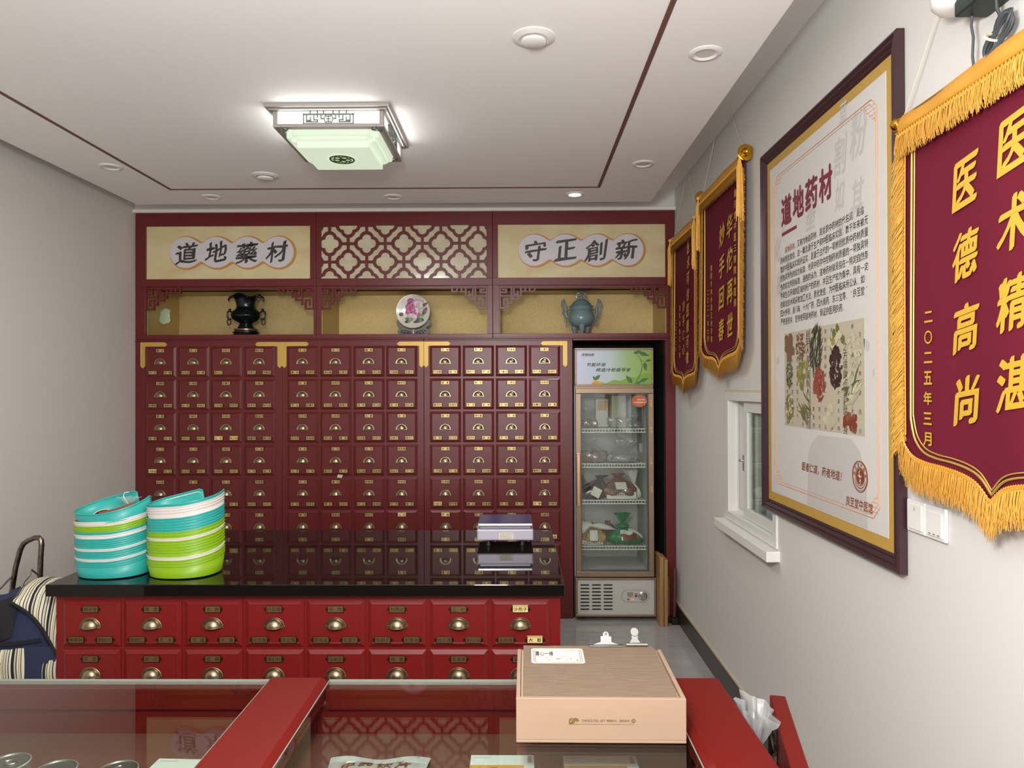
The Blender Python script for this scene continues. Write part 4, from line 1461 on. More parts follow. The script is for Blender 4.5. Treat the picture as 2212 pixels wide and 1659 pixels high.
def soft(x0_, x1_, y0_, y1_, z0_, z1_, seed, amp=.012, top=.8):
    q = rnd(seed)
    ph = [q.uniform(0, 6) for _ in range(5)]
    cx_, cy_ = (x0_ + x1_) / 2, (y0_ + y1_) / 2

    def fn(u, v):
        a = 2 * math.pi * u
        e = 4.5
        r_ = (abs(math.cos(a)) ** e + abs(math.sin(a)) ** e) ** (-1 / e)
        k_ = 1.0 if v < .75 else 1 - (1 - top) * ((v - .75) / .25) ** 1.6
        wv = 1 + amp * 3 * math.sin(3 * a + ph[0] + 5 * v) + amp * 2.5 * math.sin(7 * a + ph[1] - 9 * v) + amp * 2 * math.sin(16 * v + 2 * a)
        return (cx_ + (x1_ - x0_) / 2 * r_ * k_ * wv * math.cos(a), cy_ + (y1_ - y0_) / 2 * r_ * k_ * wv * math.sin(a), z0_ + (z1_ - z0_) * v + amp * math.sin(2 * a + ph[2]) * v)
    return fn


mb = MB().grid(soft(-.185, .115, -.12, .09, .10, .765, 5), 48, 24)
mb.f.append(tuple(48 - 1 - i for i in range(48)))
mb.m.append(0)
mb.s.append(False)
mb.f.append(tuple(24 * 49 + i for i in range(48)))
mb.m.append(0)
mb.s.append(True)
body = mb.build('bag_body', 'navy', t)
mb = MB()


def flap(u, v):
    """striped lid pulled over the top, its free edge running down to the counter side"""
    x_ = -.035 + .180 * u
    if v < .35:
        s_ = v / .35
        y_, z_ = .09 - .20 * s_, .765 + .040 * math.sin(math.pi * s_ * .9) + .006 * s_
    else:
        s_ = (v - .35) / .65
        y_, z_ = -.115 - .030 * math.sin(math.pi * s_ * .6), .772 - s_ * (.010 + .20 * u)
    return (x_ + .05 * s_ * u * (v > .35) * (1 - u), y_ - .010 * math.sin(5 * u + 2 * v), z_ + .010 * math.sin(6 * u))


mb.grid(flap, 24, 28, 0)
o = mb.build('flap', 'stripes', t)
sd = o.modifiers.new('thickness', 'SOLIDIFY')
sd.thickness = .004
edge = [flap(i / 20, 1) for i in range(21)]
MB().tube([(x_, y_ - .003, z_) for x_, y_, z_ in edge], .0075, 8).build('flap_binding', 'black_cloth', o)
# black webbing beside the flap
mb = MB().grid(lambda u, v: (-.110 + .060 * u + .020 * v, -.132 - .014 * math.sin(3 * u + 2 * v), .60 + .16 * v + .02 * u), 8, 10)
mb.grid(lambda u, v: (-.130 + .20 * u, -.136 - .016 * math.sin(3 * u), .585 + .014 * v + .02 * u), 10, 3)
mb.build('side_strap', 'black_cloth', t)
for k_, (xa, xb) in enumerate(((-.150, .020), (.060, .145))):
    mb = MB().grid(lambda u, v: (xa + (xb - xa) * u, -.136 - .024 * math.sin(math.pi * u) * math.sin(math.pi * (.2 + .65 * v)) - .003 * math.sin(23 * u), .445 + (.125 if k_ == 0 else .085) * v + .012 * u), 24, 10)
    pk = mb.build('front_pocket', 'stripes', t)
    sd = pk.modifiers.new('thickness', 'SOLIDIFY')
    sd.thickness = .006
    if k_ == 0:
        MB().tube([(-.085, -.172, .565), (-.075, -.180, .55), (-.060, -.178, .535), (-.065, -.182, .51), (-.085, -.180, .495), (-.09, -.18, .48)], .0028, 6).build('drawstring', 'black_cloth', pk)
MB().grid(lambda u, v: (.0 + .14 * u, -.140 - .012 * math.sin(math.pi * u), .44 + .15 * v), 8, 8).build('pocket_patch', 'navy', t)
mb = MB().tube([(-0.238, .10, 0.120), (-0.228, .10, 0.538), (-0.214, .095, 0.718), (-0.193, .09, 0.828), (-0.173, .09, 0.903), (-0.160, .09, 0.928), (-0.143, .09, 0.940), (-0.113, .09, 0.953), (-0.098, .09, 0.954), (-0.086, .09, 0.943), (-0.084, .09, 0.923), (-0.088, .09, 0.868), (-0.094, .095, 0.778), (-0.098, .10, 0.588), (-0.098, .10, 0.120)], .0105, 12)
hd = mb.build('handle', 'tube_steel', t)
MB().tube([(-.213, .088, .74), (-.18, .05, .800), (-.155, .0, .805), (-.15, -.05, .785), (-.165, -.10, .76)], .004, 8).tube([(-.094, .085, .80), (-.108, .06, .83), (-.098, .04, .81), (-.108, .02, .79), (-.103, .0, .77)], .004, 8).build('wire_hook', 'steel', t)
mb = MB()
for sx in (-1, 1):
    mb.lathe([(0, -.015), (.06, -.015), (.075, -.010), (.075, .010), (.06, .015), (0, .015)], 24, T=Matrix.Translation((sx * .115 - .01, .14, .0765)) @ Matrix.Rotation(R(90), 4, 'Y'))
mb.tube([(-.13, .14, .0765), (.11, .14, .0765)], .006)
mb.build('wheels', 'dark', t)
MB().box(-.13, .11, -.10, .12, .085, .105).build('base_plate', 'dark', t)
MB().box(-.12, .10, -.09, -.075, 0, .09).build('foot', 'tube_steel', t)

# ================================================================== GLASS-TOPPED SHOWCASE IN FRONT
SZ, SB, SF, SL, SRt = .826, 1.797, .98, -1.80, .5037
t = thing('showcase', 'red glass-topped showcase counter with a broad red bar across', 'showcase', ((SL + SRt) / 2, SB, 0))
off = ((SL + SRt) / 2, SB, 0)


def bar(xl, xr, ch_l, ch_r):
    """wooden bar running front to back with bevelled inner edges"""
    z0, z1 = SZ - .040, SZ + .006
    pts = [(xl, z0), (xr, z0)]
    pts += [(xr, z1 - .010), (xr - .018, z1)] if ch_r else [(xr, z1)]
    pts += [(xl + .018, z1), (xl, z1 - .010)] if ch_l else [(xl, z1)]
    return MB().prism(pts, SF, SB)


bar(-.634, -.487, False, True).build('cross_bar', 'red_case', t, off=off, bevel=.0015)
bar(.363, SRt, True, False).build('end_bar', 'red_case', t, off=off, bevel=.0025)
mb = MB().box(SL, -.636, SB - .036, SB - .001, SZ - .060, SZ - .0095).box(-.485, .361, SB - .036, SB - .001, SZ - .060, SZ - .0095)
mb.box(SL, -.636, SF, SF + .036, SZ - .060, SZ - .0095).box(-.485, .361, SF, SF + .036, SZ - .060, SZ - .0095)
mb.box(SL, SL + .03, SF + .036, SB - .036, SZ - .06, SZ - .0095)
mb.build('top_rail', 'red_case', t, off=off, bevel=.001)
mb = MB().box(SL, SRt, SB - .022, SB - .002, .05, SZ - .060)
mb.box(SL, SL + .02, SF + .02, SB - .022, .05, SZ - .06).box(SRt - .022, SRt - .002, SF + .02, SB - .022, .05, SZ - .04)
mb.box(SL, SRt, SF + .002, SF + .02, .05, SZ - .06).box(SL + .02, SRt - .022, SF + .02, SB - .022, .05, .07)
mb.box(-.575, -.545, SF + .02, SB - .022, .07, SZ - .04)
mb.build('carcass', 'red_case', t, off=off)
MB().box(SL + .02, SRt - .022, SF + .022, SB - .024, .680, .700).build('shelf', 'red_dark', t, off=off)
MB().box(SL + .03, SRt - .03, SF + .03, SB - .03, 0, .05).build('plinth', 'black_in', t, off=off)
for x0_, x1_ in ((SL + .001, -.636), (-.485, .361)):
    g = MB().box(x0_, x1_, SF + .004, SB - .004, SZ - .009, SZ - .001).build('glass_top', 'case_glass', t, off=off)
    mb = MB().box(x0_, x1_, SB - .007, SB, SZ - .0105, SZ + .0015)
    if x0_ < -1:
        mb.box(x1_ - .0028, x1_ - .0005, SF + .01, SB - .004, SZ - .0005, SZ + .0015)
    else:
        mb.box(x0_ + .0005, x0_ + .0028, SF + .01, SB - .004, SZ - .0005, SZ + .0015).box(x1_ - .0028, x1_ - .0005, SF + .01, SB - .004, SZ - .0005, SZ + .0015)
    mb.build('edge_strip', 'glass_edge', g, off=off)
SH = .7005

# goods on the shelf
first = None
for i, (x_, y_) in enumerate(((-1.105, 1.515), (-.985, 1.487), (-.853, 1.485))):
    lb = ('pale metal tin whose lid shows at the very edge under the showcase glass', 'pale metal tin with a plain lid, second along under the showcase glass', 'pale metal tin with a ring-pull lid nearest the cross bar')[i]
    c_ = thing('tin_can', lb, 'tin', (x_, y_, SH), R(i * 40), 'tins in the showcase')
    MB().lathe([(0, 0), (.041, 0), (.0425, .002), (.0415, .004), (.0415, .058), (.0425, .060), (.0425, .063), (.0405, .064), (.0400, .061), (0, .061)], 40).build('can', mat('tin_side', '#c6c2b4', .35, .6), c_)
    l_ = MB().lathe([(.0405, .0605), (.0400, .0630), (.037, .0632), (.0362, .0622), (0, .0624)], 40).build('lid', 'steel', c_)
    if i != 1:
        MB().tube([(.014 * math.cos(a) + .004, .009 * math.sin(a), 0.0640) for a in [k_ * math.pi / 10 for k_ in range(20)]], .0013, 6, closed=True).build('ring_pull', 'chrome', l_)
M['book_white'] = mat('box_white', '#dfe0d6', .4)
M['book_orange'] = mat('box_orange', '#d99a44', .4)


def carton(x0_, x1_, y0_, y1_, h_, label, txt, open_l=False, rot=0):
    cx_, cy_ = (x0_ + x1_) / 2, (y0_ + y1_) / 2
    c_ = thing('medicine_box', label, 'box', (cx_, cy_, SH), rot, 'flat boxes in the showcase')
    w_, d_ = (x1_ - x0_) / 2, (y1_ - y0_) / 2
    b = MB().box(-w_, w_, -d_, d_, 0, h_).build('carton', 'book_white', c_, bevel=.0015)
    TT = Matrix.Translation((0, 0, h_ + .0004)) @ Matrix.Rotation(R(-90), 4, 'X')
    mb = MB()
    mb.box(-w_, w_ * .68, -d_, d_ - .045, h_ + .0001, h_ + .0005, 0)
    mb.text('贴膏贴', w_ * .86, d_ - .02, .009, .030, 0, 1, .01, T=TT @ Matrix.Translation((0, 0, 0)))
    mb.text('herbal patch', -w_ * .62, d_ - .012, .040, .004, 0, 1, T=TT)
    for i_, s_ in enumerate(txt):
        Tr = TT @ Matrix.Translation((w_ * .42 - i_ * .024, 0, d_ - .085)) @ Matrix.Rotation(R(90), 4, 'Y')
        mb.text(s_, 0, 0, .058, .013, -.0006, 2, .01, T=Tr, keep=True)
    mb.build('cover_print', ['book_orange', 'black_ink', 'print_brown'], b)
    return c_


carton(-.112, .033, 1.37, 1.63, .022, 'white box with an orange cover just left of the pale wooden box', ['贴膏贴', 'Magnetic', 'Essence', 'Patch'])
carton(.100, .268, 1.37, 1.635, .018, 'white and orange box under the glass in front of the pale wooden box', ['贴膏贴', 'Magnetic', 'Essence', 'Patch'])
carton(-.825, -.672, 1.30, 1.595, .030, 'white and orange box half hidden under the red cross bar', ['贴膏贴'], rot=R(-2))

t = thing('foil_pouch', 'silvery white herb pouch with brown brush lettering under the glass', 'pouch', (-.322, 1.50, SH))


def pf(u, v, s=1):
    x_ = (u - .5) * (.232 - .02 * math.sin(math.pi * v))
    y_ = (v - .5) * .27 + .004 * math.sin(9 * u)
    h_ = .030 * (math.sin(math.pi * min(1, max(0, u)))) ** .6 * max(0, math.sin(math.pi * min(1, max(0, (v - .0) / .9)))) ** .6
    wv = .004 * math.sin(14 * u + 3 * v) * math.sin(math.pi * v) + .005 * math.sin(10 * u) * max(0, v - .8) * 4
    return (x_, y_, .012 + (h_ * s if s > 0 else -min(.0105, h_ * .5)) + wv * .6)


mb = MB().grid(lambda u, v: pf(u, v), 36, 30).grid(lambda u, v: pf(u, 1 - v, -1), 36, 30)
pb = mb.build('pouch', mat('foil', '#c9c8c2', .3, .15, bump=(25, .35)), t)
mb = MB()
for i, ch in enumerate('中药饮片'):
    def wp(a, b, i=i):
        return (a, b)
    vs_, fs_ = glyph(ch, .03, 3)
    pts = []
    for gx, gy_, gd_ in vs_:
        lx_ = (i - 1.5) * .044 + (gx - .5) * .036
        ly_ = .074 + (gy_ - .38) * .036 + .2 * (gx - .5) * .03
        u_, v_ = lx_ / .232 + .5, ly_ / .27 + .5
        p_ = pf(u_, v_)
        pts.append((p_[0], p_[1], p_[2] + .0012 - gd_))
    mb.add(pts, fs_, 0)
for j, (s_, x_) in enumerate((('OTC', -.055), ('许可证编号', .02))):
    vs_, fs_ = glyph(s_, .01, 2)
    pts = []
    for gx, gy_, gd_ in vs_:
        p_ = pf((x_ + gx * .008) / .232 + .5, (.107 + gy_ * .009) / .27 + .5)
        pts.append((p_[0], p_[1], p_[2] + .0012 - gd_))
    mb.add(pts, fs_, 1)
mb.build('pouch_lettering', [mat('pouch_brown', '#8a4a28', .5), 'black_ink'], pb)

# ------------------------------------------------------------------ wooden tea box with clipboard on top
BX0, BX1, BY0, BY1, BZ0, BZ1 = -.0070, .3485, 1.478, 1.765, SZ + .0002, SZ + .0935
bcx, bcy = (BX0 + BX1) / 2, BY0
t = thing('wooden_box', 'pale wooden gift box standing on the showcase glass', 'box', (bcx, bcy, BZ0), R(-.6))
hw_, dd, hh_ = (BX1 - BX0) / 2, BY1 - BY0, BZ1 - BZ0
mb = MB().box(-hw_, hw_, 0, dd, 0, .006).box(-hw_, hw_, 0, .009, .006, hh_).box(-hw_, hw_, dd - .009, dd, .006, hh_ - .006)
mb.box(-hw_, -hw_ + .009, .009, dd - .009, .006, hh_).box(hw_ - .009, hw_, .009, dd - .009, .006, hh_)
b = mb.build('box_body', 'ply', t, bevel=.0012)
MB().box(-hw_ + .010, hw_ - .010, .010, dd - .010, hh_ - .016, hh_ - .008).build('inset_lid', 'ply_edge', t)
mb = MB()
lx, lz = -.068, .046
for (dx, s_) in ((0, 1), (.0, -1)):
    pass


def leaf2(mb, x_, z_, ln, wd, ang, y, m, hole=None):
    up, dn = [], []
    for i in range(13):
        u = i / 12
        h_ = wd * math.sin(math.pi * u ** .75)
        a_, b_ = u * ln, h_
        up.append((x_ + a_ * math.cos(ang) - b_ * math.sin(ang), z_ + a_ * math.sin(ang) + b_ * math.cos(ang)))
        dn.append((x_ + a_ * math.cos(ang) + b_ * math.sin(ang), z_ + a_ * math.sin(ang) - b_ * math.cos(ang)))
    mb.flat(up + dn[::-1][1:-1], y, m)


leaf2(mb, -.057, .0515, .0165, .0065, R(232), -.0006, 0)
leaf2(mb, -.0565, .0515, .0125, .0036, R(-28), -.0006, 0)
mb.flat([(-.0635 + .0017 * math.cos(i * .5), .0455 + .0017 * math.sin(i * .5)) for i in range(12)], -.0008, 1)
mb.flat([(-.0605 + .0014 * math.cos(i * .5), .0485 + .0014 * math.sin(i * .5)) for i in range(12)], -.0008, 1)
mb.text('CHINESE-TEA GIFT', -.016, .0470, .050, .0052, -.0006, 0, .01)
mb.text('精雅好礼，国饮茗茶', .0355, .0470, .048, .0052, -.0006, 0, .01)
mb.text('Specially selected and processed from the finest and tender raw tea leaves', .003, .0395, .130, .0030, -.0006, 0)
mb.flat([(.0675 + .0044 * math.cos(i * .26), .0470 + .0044 * math.sin(i * .26)) for i in range(24)], -.0006, 0)
mb.text('御', .0675, .0470, .0055, .0055, -.0008, 1, .01)
mb.build('printed_emblem', ['olive', 'ply'], b)
# clipboard
t = thing('clipboard', 'brown hardboard clipboard lying in the top of the wooden box', 'clipboard', (bcx, bcy, BZ0 + hh_ - .008), R(-.6))
cb0, cb1 = -hw_ + .0125, hw_ - .0125
q = rnd(17)
edge = [(cb0 + .001, .0125), (cb1 - .002, .0125)] + [(cb1 + q.uniform(-.0012, 0), .05 + i * .024) for i in range(11)] + [(cb1 - .006, .310)]
edge += [(cb1 - .015 - i * .018, .3105 + q.uniform(-.002, .0005)) for i in range(17)] + [(cb0 + .002, .312)]
mb = MB()
n_ = len(edge)
mb.add([(a, b_, .0005) for a, b_ in edge] + [(a, b_, .0045) for a, b_ in edge],
       [tuple(range(n_ - 1, -1, -1)), tuple(range(n_, 2 * n_))] + [(i, (i + 1) % n_, (i + 1) % n_ + n_, i + n_) for i in range(n_)])
# the far end passes over the box's low back wall
bd = mb.build('board', 'hardboard', t)
TT = Matrix.Translation((0, 0, .0046)) @ Matrix.Rotation(R(-90), 4, 'X')
mb = MB()
sxc, szc, sw, sh_ = -.080, .243, .064, .048
ch = .006
oct_ = [(-sw + ch, -sh_), (sw - ch, -sh_), (sw, -sh_ + ch), (sw, sh_ - ch), (sw - ch, sh_), (-sw + ch, sh_), (-sw, sh_ - ch), (-sw, -sh_ + ch)]
mb.flat([(sxc + a, szc + b_) for a, b_ in oct_], -.0002, 0, TT)
for k_, y_ in ((.92, -.0003), (.90, -.0004), (.86, -.0005), (.84, -.0006)):
    mb.flat([(sxc + a * k_, szc + b_ * k_) for a, b_ in oct_], y_, 1 if k_ in (.92, .86) else 0, TT)
mb.text('喜心一缘', sxc - .032, szc + .012, .044, .030, -.0009, 2, .015, T=TT)
mb.text('传承中国味道', sxc + .030, szc + .030, .032, .004, -.0009, 1, T=TT)
mb.box(sxc - sw * .8, sxc + sw * .8, -.0008, -.0007, szc - .0085, szc - .0075, 1, TT)
for i in range(26):
    a = sxc + q.uniform(-.035, .05)
    b_ = szc - .026 + q.uniform(-.010, .010)
    mb.flat([(a, b_), (a + .006 * q.random() + .002, b_ + .002), (a + .004, b_ + .006 * q.random() + .001)], -.0009, 3 if i % 3 else 2, TT)
mb.build('paper_label', ['label_white', 'print_brown', 'black_ink', mat('label_red', '#b5564a', .6)], bd)
mb = MB().box(.003, .089, .300, .314, .0048, .0088, 0).box(.003, .089, .3138, .3152, -.003, .0088, 0)
pts = [(.012, 0), (.080, 0), (.060, .006), (.060, .020), (.054, .020), (.054, .026), (.050, .031), (.042, .031), (.038, .026), (.038, .020), (.032, .020), (.032, .006)]
Tc = Matrix.Translation((0, .309, .0085)) @ Matrix.Rotation(R(-20), 4, 'X')
mb.prism(pts, -.0008, .0008, 0, T=Tc)
mb.lathe([(0, 0), (.003, 0), (.003, .0012), (0, .0012)], 12, 1, T=Tc @ Matrix.Translation((.046, -.0007, .0255)) @ Matrix.Rotation(R(90), 4, 'X'))
mb.build('clip', ['clip_metal', 'grey'], t, bevel=.0006)
t = thing('bulldog_clip', 'small chrome bulldog clip with a round eye gripping the clipboard', 'clip', (bcx + .126, bcy + .306, BZ0 + hh_ - .008), R(-.6))
mb = MB().tube([(-.027, 0, .0092), (.027, 0, .0092)], .0045, 12)
Tc = Matrix.Translation((-.004, .003, .012)) @ Matrix.Rotation(R(-18), 4, 'X')
mb.prism([(-.014, 0), (.014, 0), (.008, .010), (.008, .022), (-.008, .022), (-.008, .010)], -.0008, .0008, T=Tc)
mb.lathe([(.0045, 0), (.0105, .0005), (.0110, .002), (.0100, .0036), (.0045, .0036)], 24, T=Tc @ Matrix.Translation((0, .0015, .0265)) @ Matrix.Rotation(R(90), 4, 'X'))
mb.tube([(.008, 0, .010), (.012, .001, .016), (.010, .001, .020)], .0012, 6)
mb.build('jaw', 'clip_metal', t, bevel=.0004)

# ------------------------------------------------------------------ swing gate and the bag hung on it
ga, gb = Vector((.606, 1.714, 0)), Vector((.520, 1.345, 0))
d = (gb - ga)
L = d.length
t = thing('swing_gate', 'red swing gate board standing between the showcase and the wall', 'gate', ga, math.atan2(d.y, d.x))
# local x runs towards the viewer, +y is the side facing the wall
MB().box(0, L, 0, .036, .06, SZ).build('panel', 'red_case', t, bevel=.003)
mb = MB().box(.09, .15, -.003, 0, SZ - .095, SZ - .02).box(.085, .155, -.010, -.003, SZ - .06, SZ - .045)
mb.tube([(.09, -.008, SZ - .10), (.09, -.008, SZ - .018)], .006, 10)
for zz in (-.085, -.035):
    mb.ball((.12, -.0035, SZ + zz), .004, 8)
mb.build('hinge', 'tube_steel', t)
MB().tube([(.135, -.003, SZ - .10), (.135, -.028, SZ - .10), (.135, -.032, SZ - .085)], .004, 8).build('hook', 'iron', t)
t = thing('plastic_bag', 'white knotted plastic bag hanging beside the red swing gate', 'bag', (.5395, 1.615, .40))
mb = bag(MB(), .062, .15, .44, 81, neck=.80, tuft=1.9, nv=34)
mb.build('film', 'film', t)
mb = MB()
for i in range(4):
    mb.grid(lambda u, v, i=i: (.012 * math.cos(i * 1.6) * u + .006 * math.sin(5 * v), -.01 - .045 * u * math.cos(i * 1.3), .35 - .05 * u + .035 * (v - .5) * (.4 + u)), 6, 4)
mb.ball((0, -.008, .352), .010, 10)
mb.build('knot', 'film', t)

# ================================================================== RIGHT WALL
RZ = R(-90)      # things on the right wall: local x runs towards the viewer, local y into the wall


# framed poster
PY, PZ0, PZ1, PW = 2.493, 1.053, 2.560, 1.094
t = thing('framed_poster', 'large dark-framed poster about herbs hung on the right wall', 'poster', (WR - .002, PY, (PZ0 + PZ1) / 2), RZ)
h2, w2 = (PZ1 - PZ0) / 2, PW / 2
mb = MB()
prof = [(0, 0), (0, -.022), (.008, -.026), (.016, -.020), (.024, -.022), (.034, -.014), (.040, -.016), (.046, -.010), (.046, 0)]
cs = [(-w2, -h2, 1, 1), (w2, -h2, -1, 1), (w2, h2, -1, -1), (-w2, h2, 1, -1)]
n_ = len(prof)
vs_ = []
for (cx_, cz_, ix, iz) in cs:
    for (ins, y_) in prof:
        vs_.append((cx_ + ix * ins, y_, cz_ + iz * ins))
fs_ = []
for k_ in range(4):
    for j in range(n_ - 1):
        a_, b_ = k_ * n_ + j, ((k_ + 1) % 4) * n_ + j
        fs_.append((a_, b_, b_ + 1, a_ + 1))
mb.add(vs_, fs_, 0)
mb.build('frame', 'frame_dark', t)
MB().box(-w2 + .044, w2 - .044, -.008, -.002, -h2 + .044, h2 - .044).build('mount', 'mat_gold', t)
sh = MB().box(-w2 + .082, w2 - .082, -.0095, -.0078, -h2 + .082, h2 - .082).build('sheet', 'print', t)
zc = (PZ0 + PZ1) / 2
Y1, Y2, Y3 = -.0100, -.0104, -.0108
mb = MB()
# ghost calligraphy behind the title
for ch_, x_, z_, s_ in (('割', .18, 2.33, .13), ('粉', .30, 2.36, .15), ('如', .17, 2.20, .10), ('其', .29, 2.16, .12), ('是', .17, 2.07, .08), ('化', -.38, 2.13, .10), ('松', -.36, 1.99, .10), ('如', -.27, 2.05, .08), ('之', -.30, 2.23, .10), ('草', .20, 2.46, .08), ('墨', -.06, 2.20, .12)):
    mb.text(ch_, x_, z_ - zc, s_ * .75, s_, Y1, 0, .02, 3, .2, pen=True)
for i in range(30):      # faint grey shape at the foot of the sheet
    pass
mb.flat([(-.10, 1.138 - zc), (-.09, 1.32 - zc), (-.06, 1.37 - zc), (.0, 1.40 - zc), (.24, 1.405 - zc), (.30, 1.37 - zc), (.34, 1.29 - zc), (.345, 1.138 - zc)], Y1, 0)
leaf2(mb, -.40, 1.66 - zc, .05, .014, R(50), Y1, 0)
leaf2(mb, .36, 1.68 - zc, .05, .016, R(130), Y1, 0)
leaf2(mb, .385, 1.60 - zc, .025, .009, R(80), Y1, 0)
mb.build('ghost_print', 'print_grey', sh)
mb = MB()
for i, ch_ in enumerate('道地药材'):
    mb.text(ch_, -.110 + (i - 1.5) * .118, 2.268 - zc, .106, .120, Y2, 0, .035, 3)
mb.box(-.335, -.185, Y2, Y2 + .0005, 2.173 - zc, 2.186 - zc, 0)
for i, s_ in enumerate(['医者仁道，药者地道！']):
    mb.text(s_, .015, 1.276 - zc, .325, .034, Y2, 1, .015, 3, .12)
mb.text('良至堂中医馆', .293, 1.205 - zc, .172, .032, Y2, 1, .015, 3, .12)
# seal
scx, scz = .300, 1.292 - zc
for rr, w_ in ((.048, .0016), (.044, .0008), (.029, .0012)):
    p = [(scx + rr * math.cos(a), Y2, scz + rr * math.sin(a)) for a in [k_ * math.pi / 24 for k_ in range(48)]]
    mb.tube(p, w_, 4, 1, closed=True)
mb.flat([(scx + .026 * math.cos(a), scz + .026 * math.sin(a)) for a in [k_ * math.pi / 24 for k_ in range(48)]], Y2, 1)
for i, ch_ in enumerate('良至堂中医馆'):
    a = R(170 - i * 32)
    mb.text(ch_, scx + .0365 * math.cos(a), scz + .0365 * math.sin(a), .010, .010, Y3, 1, .02)
for i in range(30):
    a = R(200 + i * 4.7)
    mb.box(scx + .0365 * math.cos(a) - .0008, scx + .0365 * math.cos(a) + .0008, Y3, Y3 + .0003, scz + .0365 * math.sin(a) - .002, scz + .0365 * math.sin(a) + .002, 1)


def swoosh(x0_, z0_, s_, ang0, ang1, r_, wd_):
    out, inn = [], []
    for k_ in range(17):
        u = k_ / 16
        a = R(ang0 + (ang1 - ang0) * u)
        h_ = wd_ * math.sin(math.pi * u)
        out.append((x0_ + (r_ + h_) * math.cos(a) * s_, z0_ + (r_ + h_) * math.sin(a)))
        inn.append((x0_ + (r_ - h_) * math.cos(a) * s_, z0_ + (r_ - h_) * math.sin(a)))
    return out + inn[::-1][1:-1]


mb.flat(swoosh(scx + .004, scz + .010, 1, 330, 80, .009, .0022), Y3, 2)
mb.flat(swoosh(scx - .012, scz - .014, 1, -70, 110, .016, .0026), Y3, 2)
mb.flat(swoosh(scx + .014, scz - .012, -1, -60, 90, .014, .0022), Y3, 2)
mb.build('red_print', ['print_red', 'print_brown', 'print'], sh)
# body text
LN = ['道地药材，又称为地道药材，是优质中药材的代名词，是指', '药材质优效佳，这一概念源于生产和中医临床实践，数千年来被无', '数的中医临床实践所证实，是源于古代的一项辨别优质中药材质量',
      '的独具特色的综合标准，也是中药学中控制药材质量的一项独具特', '色的综合判别标准，通俗的认为，道地药材就是指在一特定自然条', '件和生态环境的区域内所产的药材，并且生产较为集中，具有一定',
      '的栽培技术和采收加工方法，质优效佳，为中医临床所公认。如：', '四大怀药，浙八味，十大广药，四大南药，东三宝等。“良至堂”', '严把进药关，坚持使用道地药材，保证良医用良药。']
mb = MB()
for i, s_ in enumerate(LN):
    z_ = 2.112 - i * .0352 - zc
    cw_ = .0246
    n_ = len(s_)
    xl = -.353 + (.049 if i == 0 else 0)
    for j, ch_ in enumerate(s_):
        if ch_ in '，。：“”':
            mb.text(ch_, xl + (j + (.25 if ch_ in '，。：' else .5)) * cw_, z_ - (.009 if ch_ in '，。' else -.007 if ch_ in '“”' else 0), .005, .0065, Y2, 0, .0, 1)
        else:
            mb.text(ch_, xl + (j + .5) * cw_, z_, .0222, .0262, Y2, 1 if (i == 0 and j < 4) else 0, .008, 1, keep=ch_ in '一二三十')
mb.build('body_text', ['black_ink', 'print_brown'], sh)
# border
mb = MB()
for ins, th in ((0, .0016), (.010, .0010)):
    x0_, x1_, z0_, z1_ = -.418 + ins, .418 - ins, 1.178 - zc + ins, 2.430 - zc - ins
    c_ = .035
    P = [(x0_ + c_, z0_), (x1_ - c_, z0_), (x1_, z0_ + c_), (x1_, z1_ - c_), (x1_ - c_, z1_), (x0_ + c_, z1_), (x0_, z1_ - c_), (x0_, z0_ + c_)]
    mb.tube([(a, Y1, b_) for a, b_ in P], th, 4, closed=True)
for sx, sz in ((1, 1), (1, -1), (-1, 1), (-1, -1)):
    bx, bz = sx * .408, (2.420 if sz > 0 else 1.188) - zc
    for i in range(4):
        a_, b_ = bx - sx * (.004 + .016 * i), bz - sz * (.052 - .014 * i)
        mb.tube([(a_, Y1, b_ - sz * .012), (a_, Y1, b_), (a_ - sx * .016, Y1, b_)], .0010, 4)
        mb.tube([(a_, Y1, b_), (bx, Y1, b_)], .0007, 4)
mb.build('border', 'print_orange', sh)
# printed picture of herbs
mb = MB()
hx0, hx1, hz0, hz1 = -.314, .333, 1.418 - zc, 1.782 - zc
mb.box(hx0, hx1, Y1, Y1 + .0006, hz0, hz1, 0)
q = rnd(5)
cols = '大明人身之方酒服末一無辭酸散飲陰毒痛湯煎丸'
for i in range(13):
    x_ = hx0 + .03 + i * .049
    for j in range(12):
        if q.random() < .92:
            s_ = .016 if i not in (4, 10) else .030
            mb.text(q.choice(cols), x_, hz1 - .020 - j * .030, s_, s_ * 1.1, Y2 + .0002, 1, 0, 1, keep=True)
mb.box(hx0 + .243, hx0 + .246, Y2, Y2 + .0003, hz0, hz1, 1)


def cluster(cx_, cz_, rx, rz, n_, ln, wd, cols_, seed, ang=None):
    q = rnd(seed)
    n_, ln, wd = int(n_ * 1.7), ln * .72, wd * .75
    for k_ in range(n_):
        a = q.uniform(0, 6.28)
        r_ = math.sqrt(q.random())
        x_, z_ = cx_ + rx * r_ * math.cos(a), cz_ + rz * r_ * math.sin(a)
        an = q.uniform(0, 6.28) if ang is None else R(ang + q.uniform(-35, 35))
        l_, w_ = ln * q.uniform(.7, 1.2), wd * q.uniform(.7, 1.2)
        leaf2(mb, max(hx0 + .004, min(hx1 - .004, x_ - l_ / 2 * math.cos(an))), max(hz0 + .004, min(hz1 - .004, z_ - l_ / 2 * math.sin(an))), l_, w_, an, Y3 - .00012 * k_ / n_ * 6, q.choice(cols_))


def pos(x_, y_):       # from the cropped photograph, 0..1 across the picture
    return hx0 + (hx1 - hx0) * x_, hz1 - (hz1 - hz0) * y_


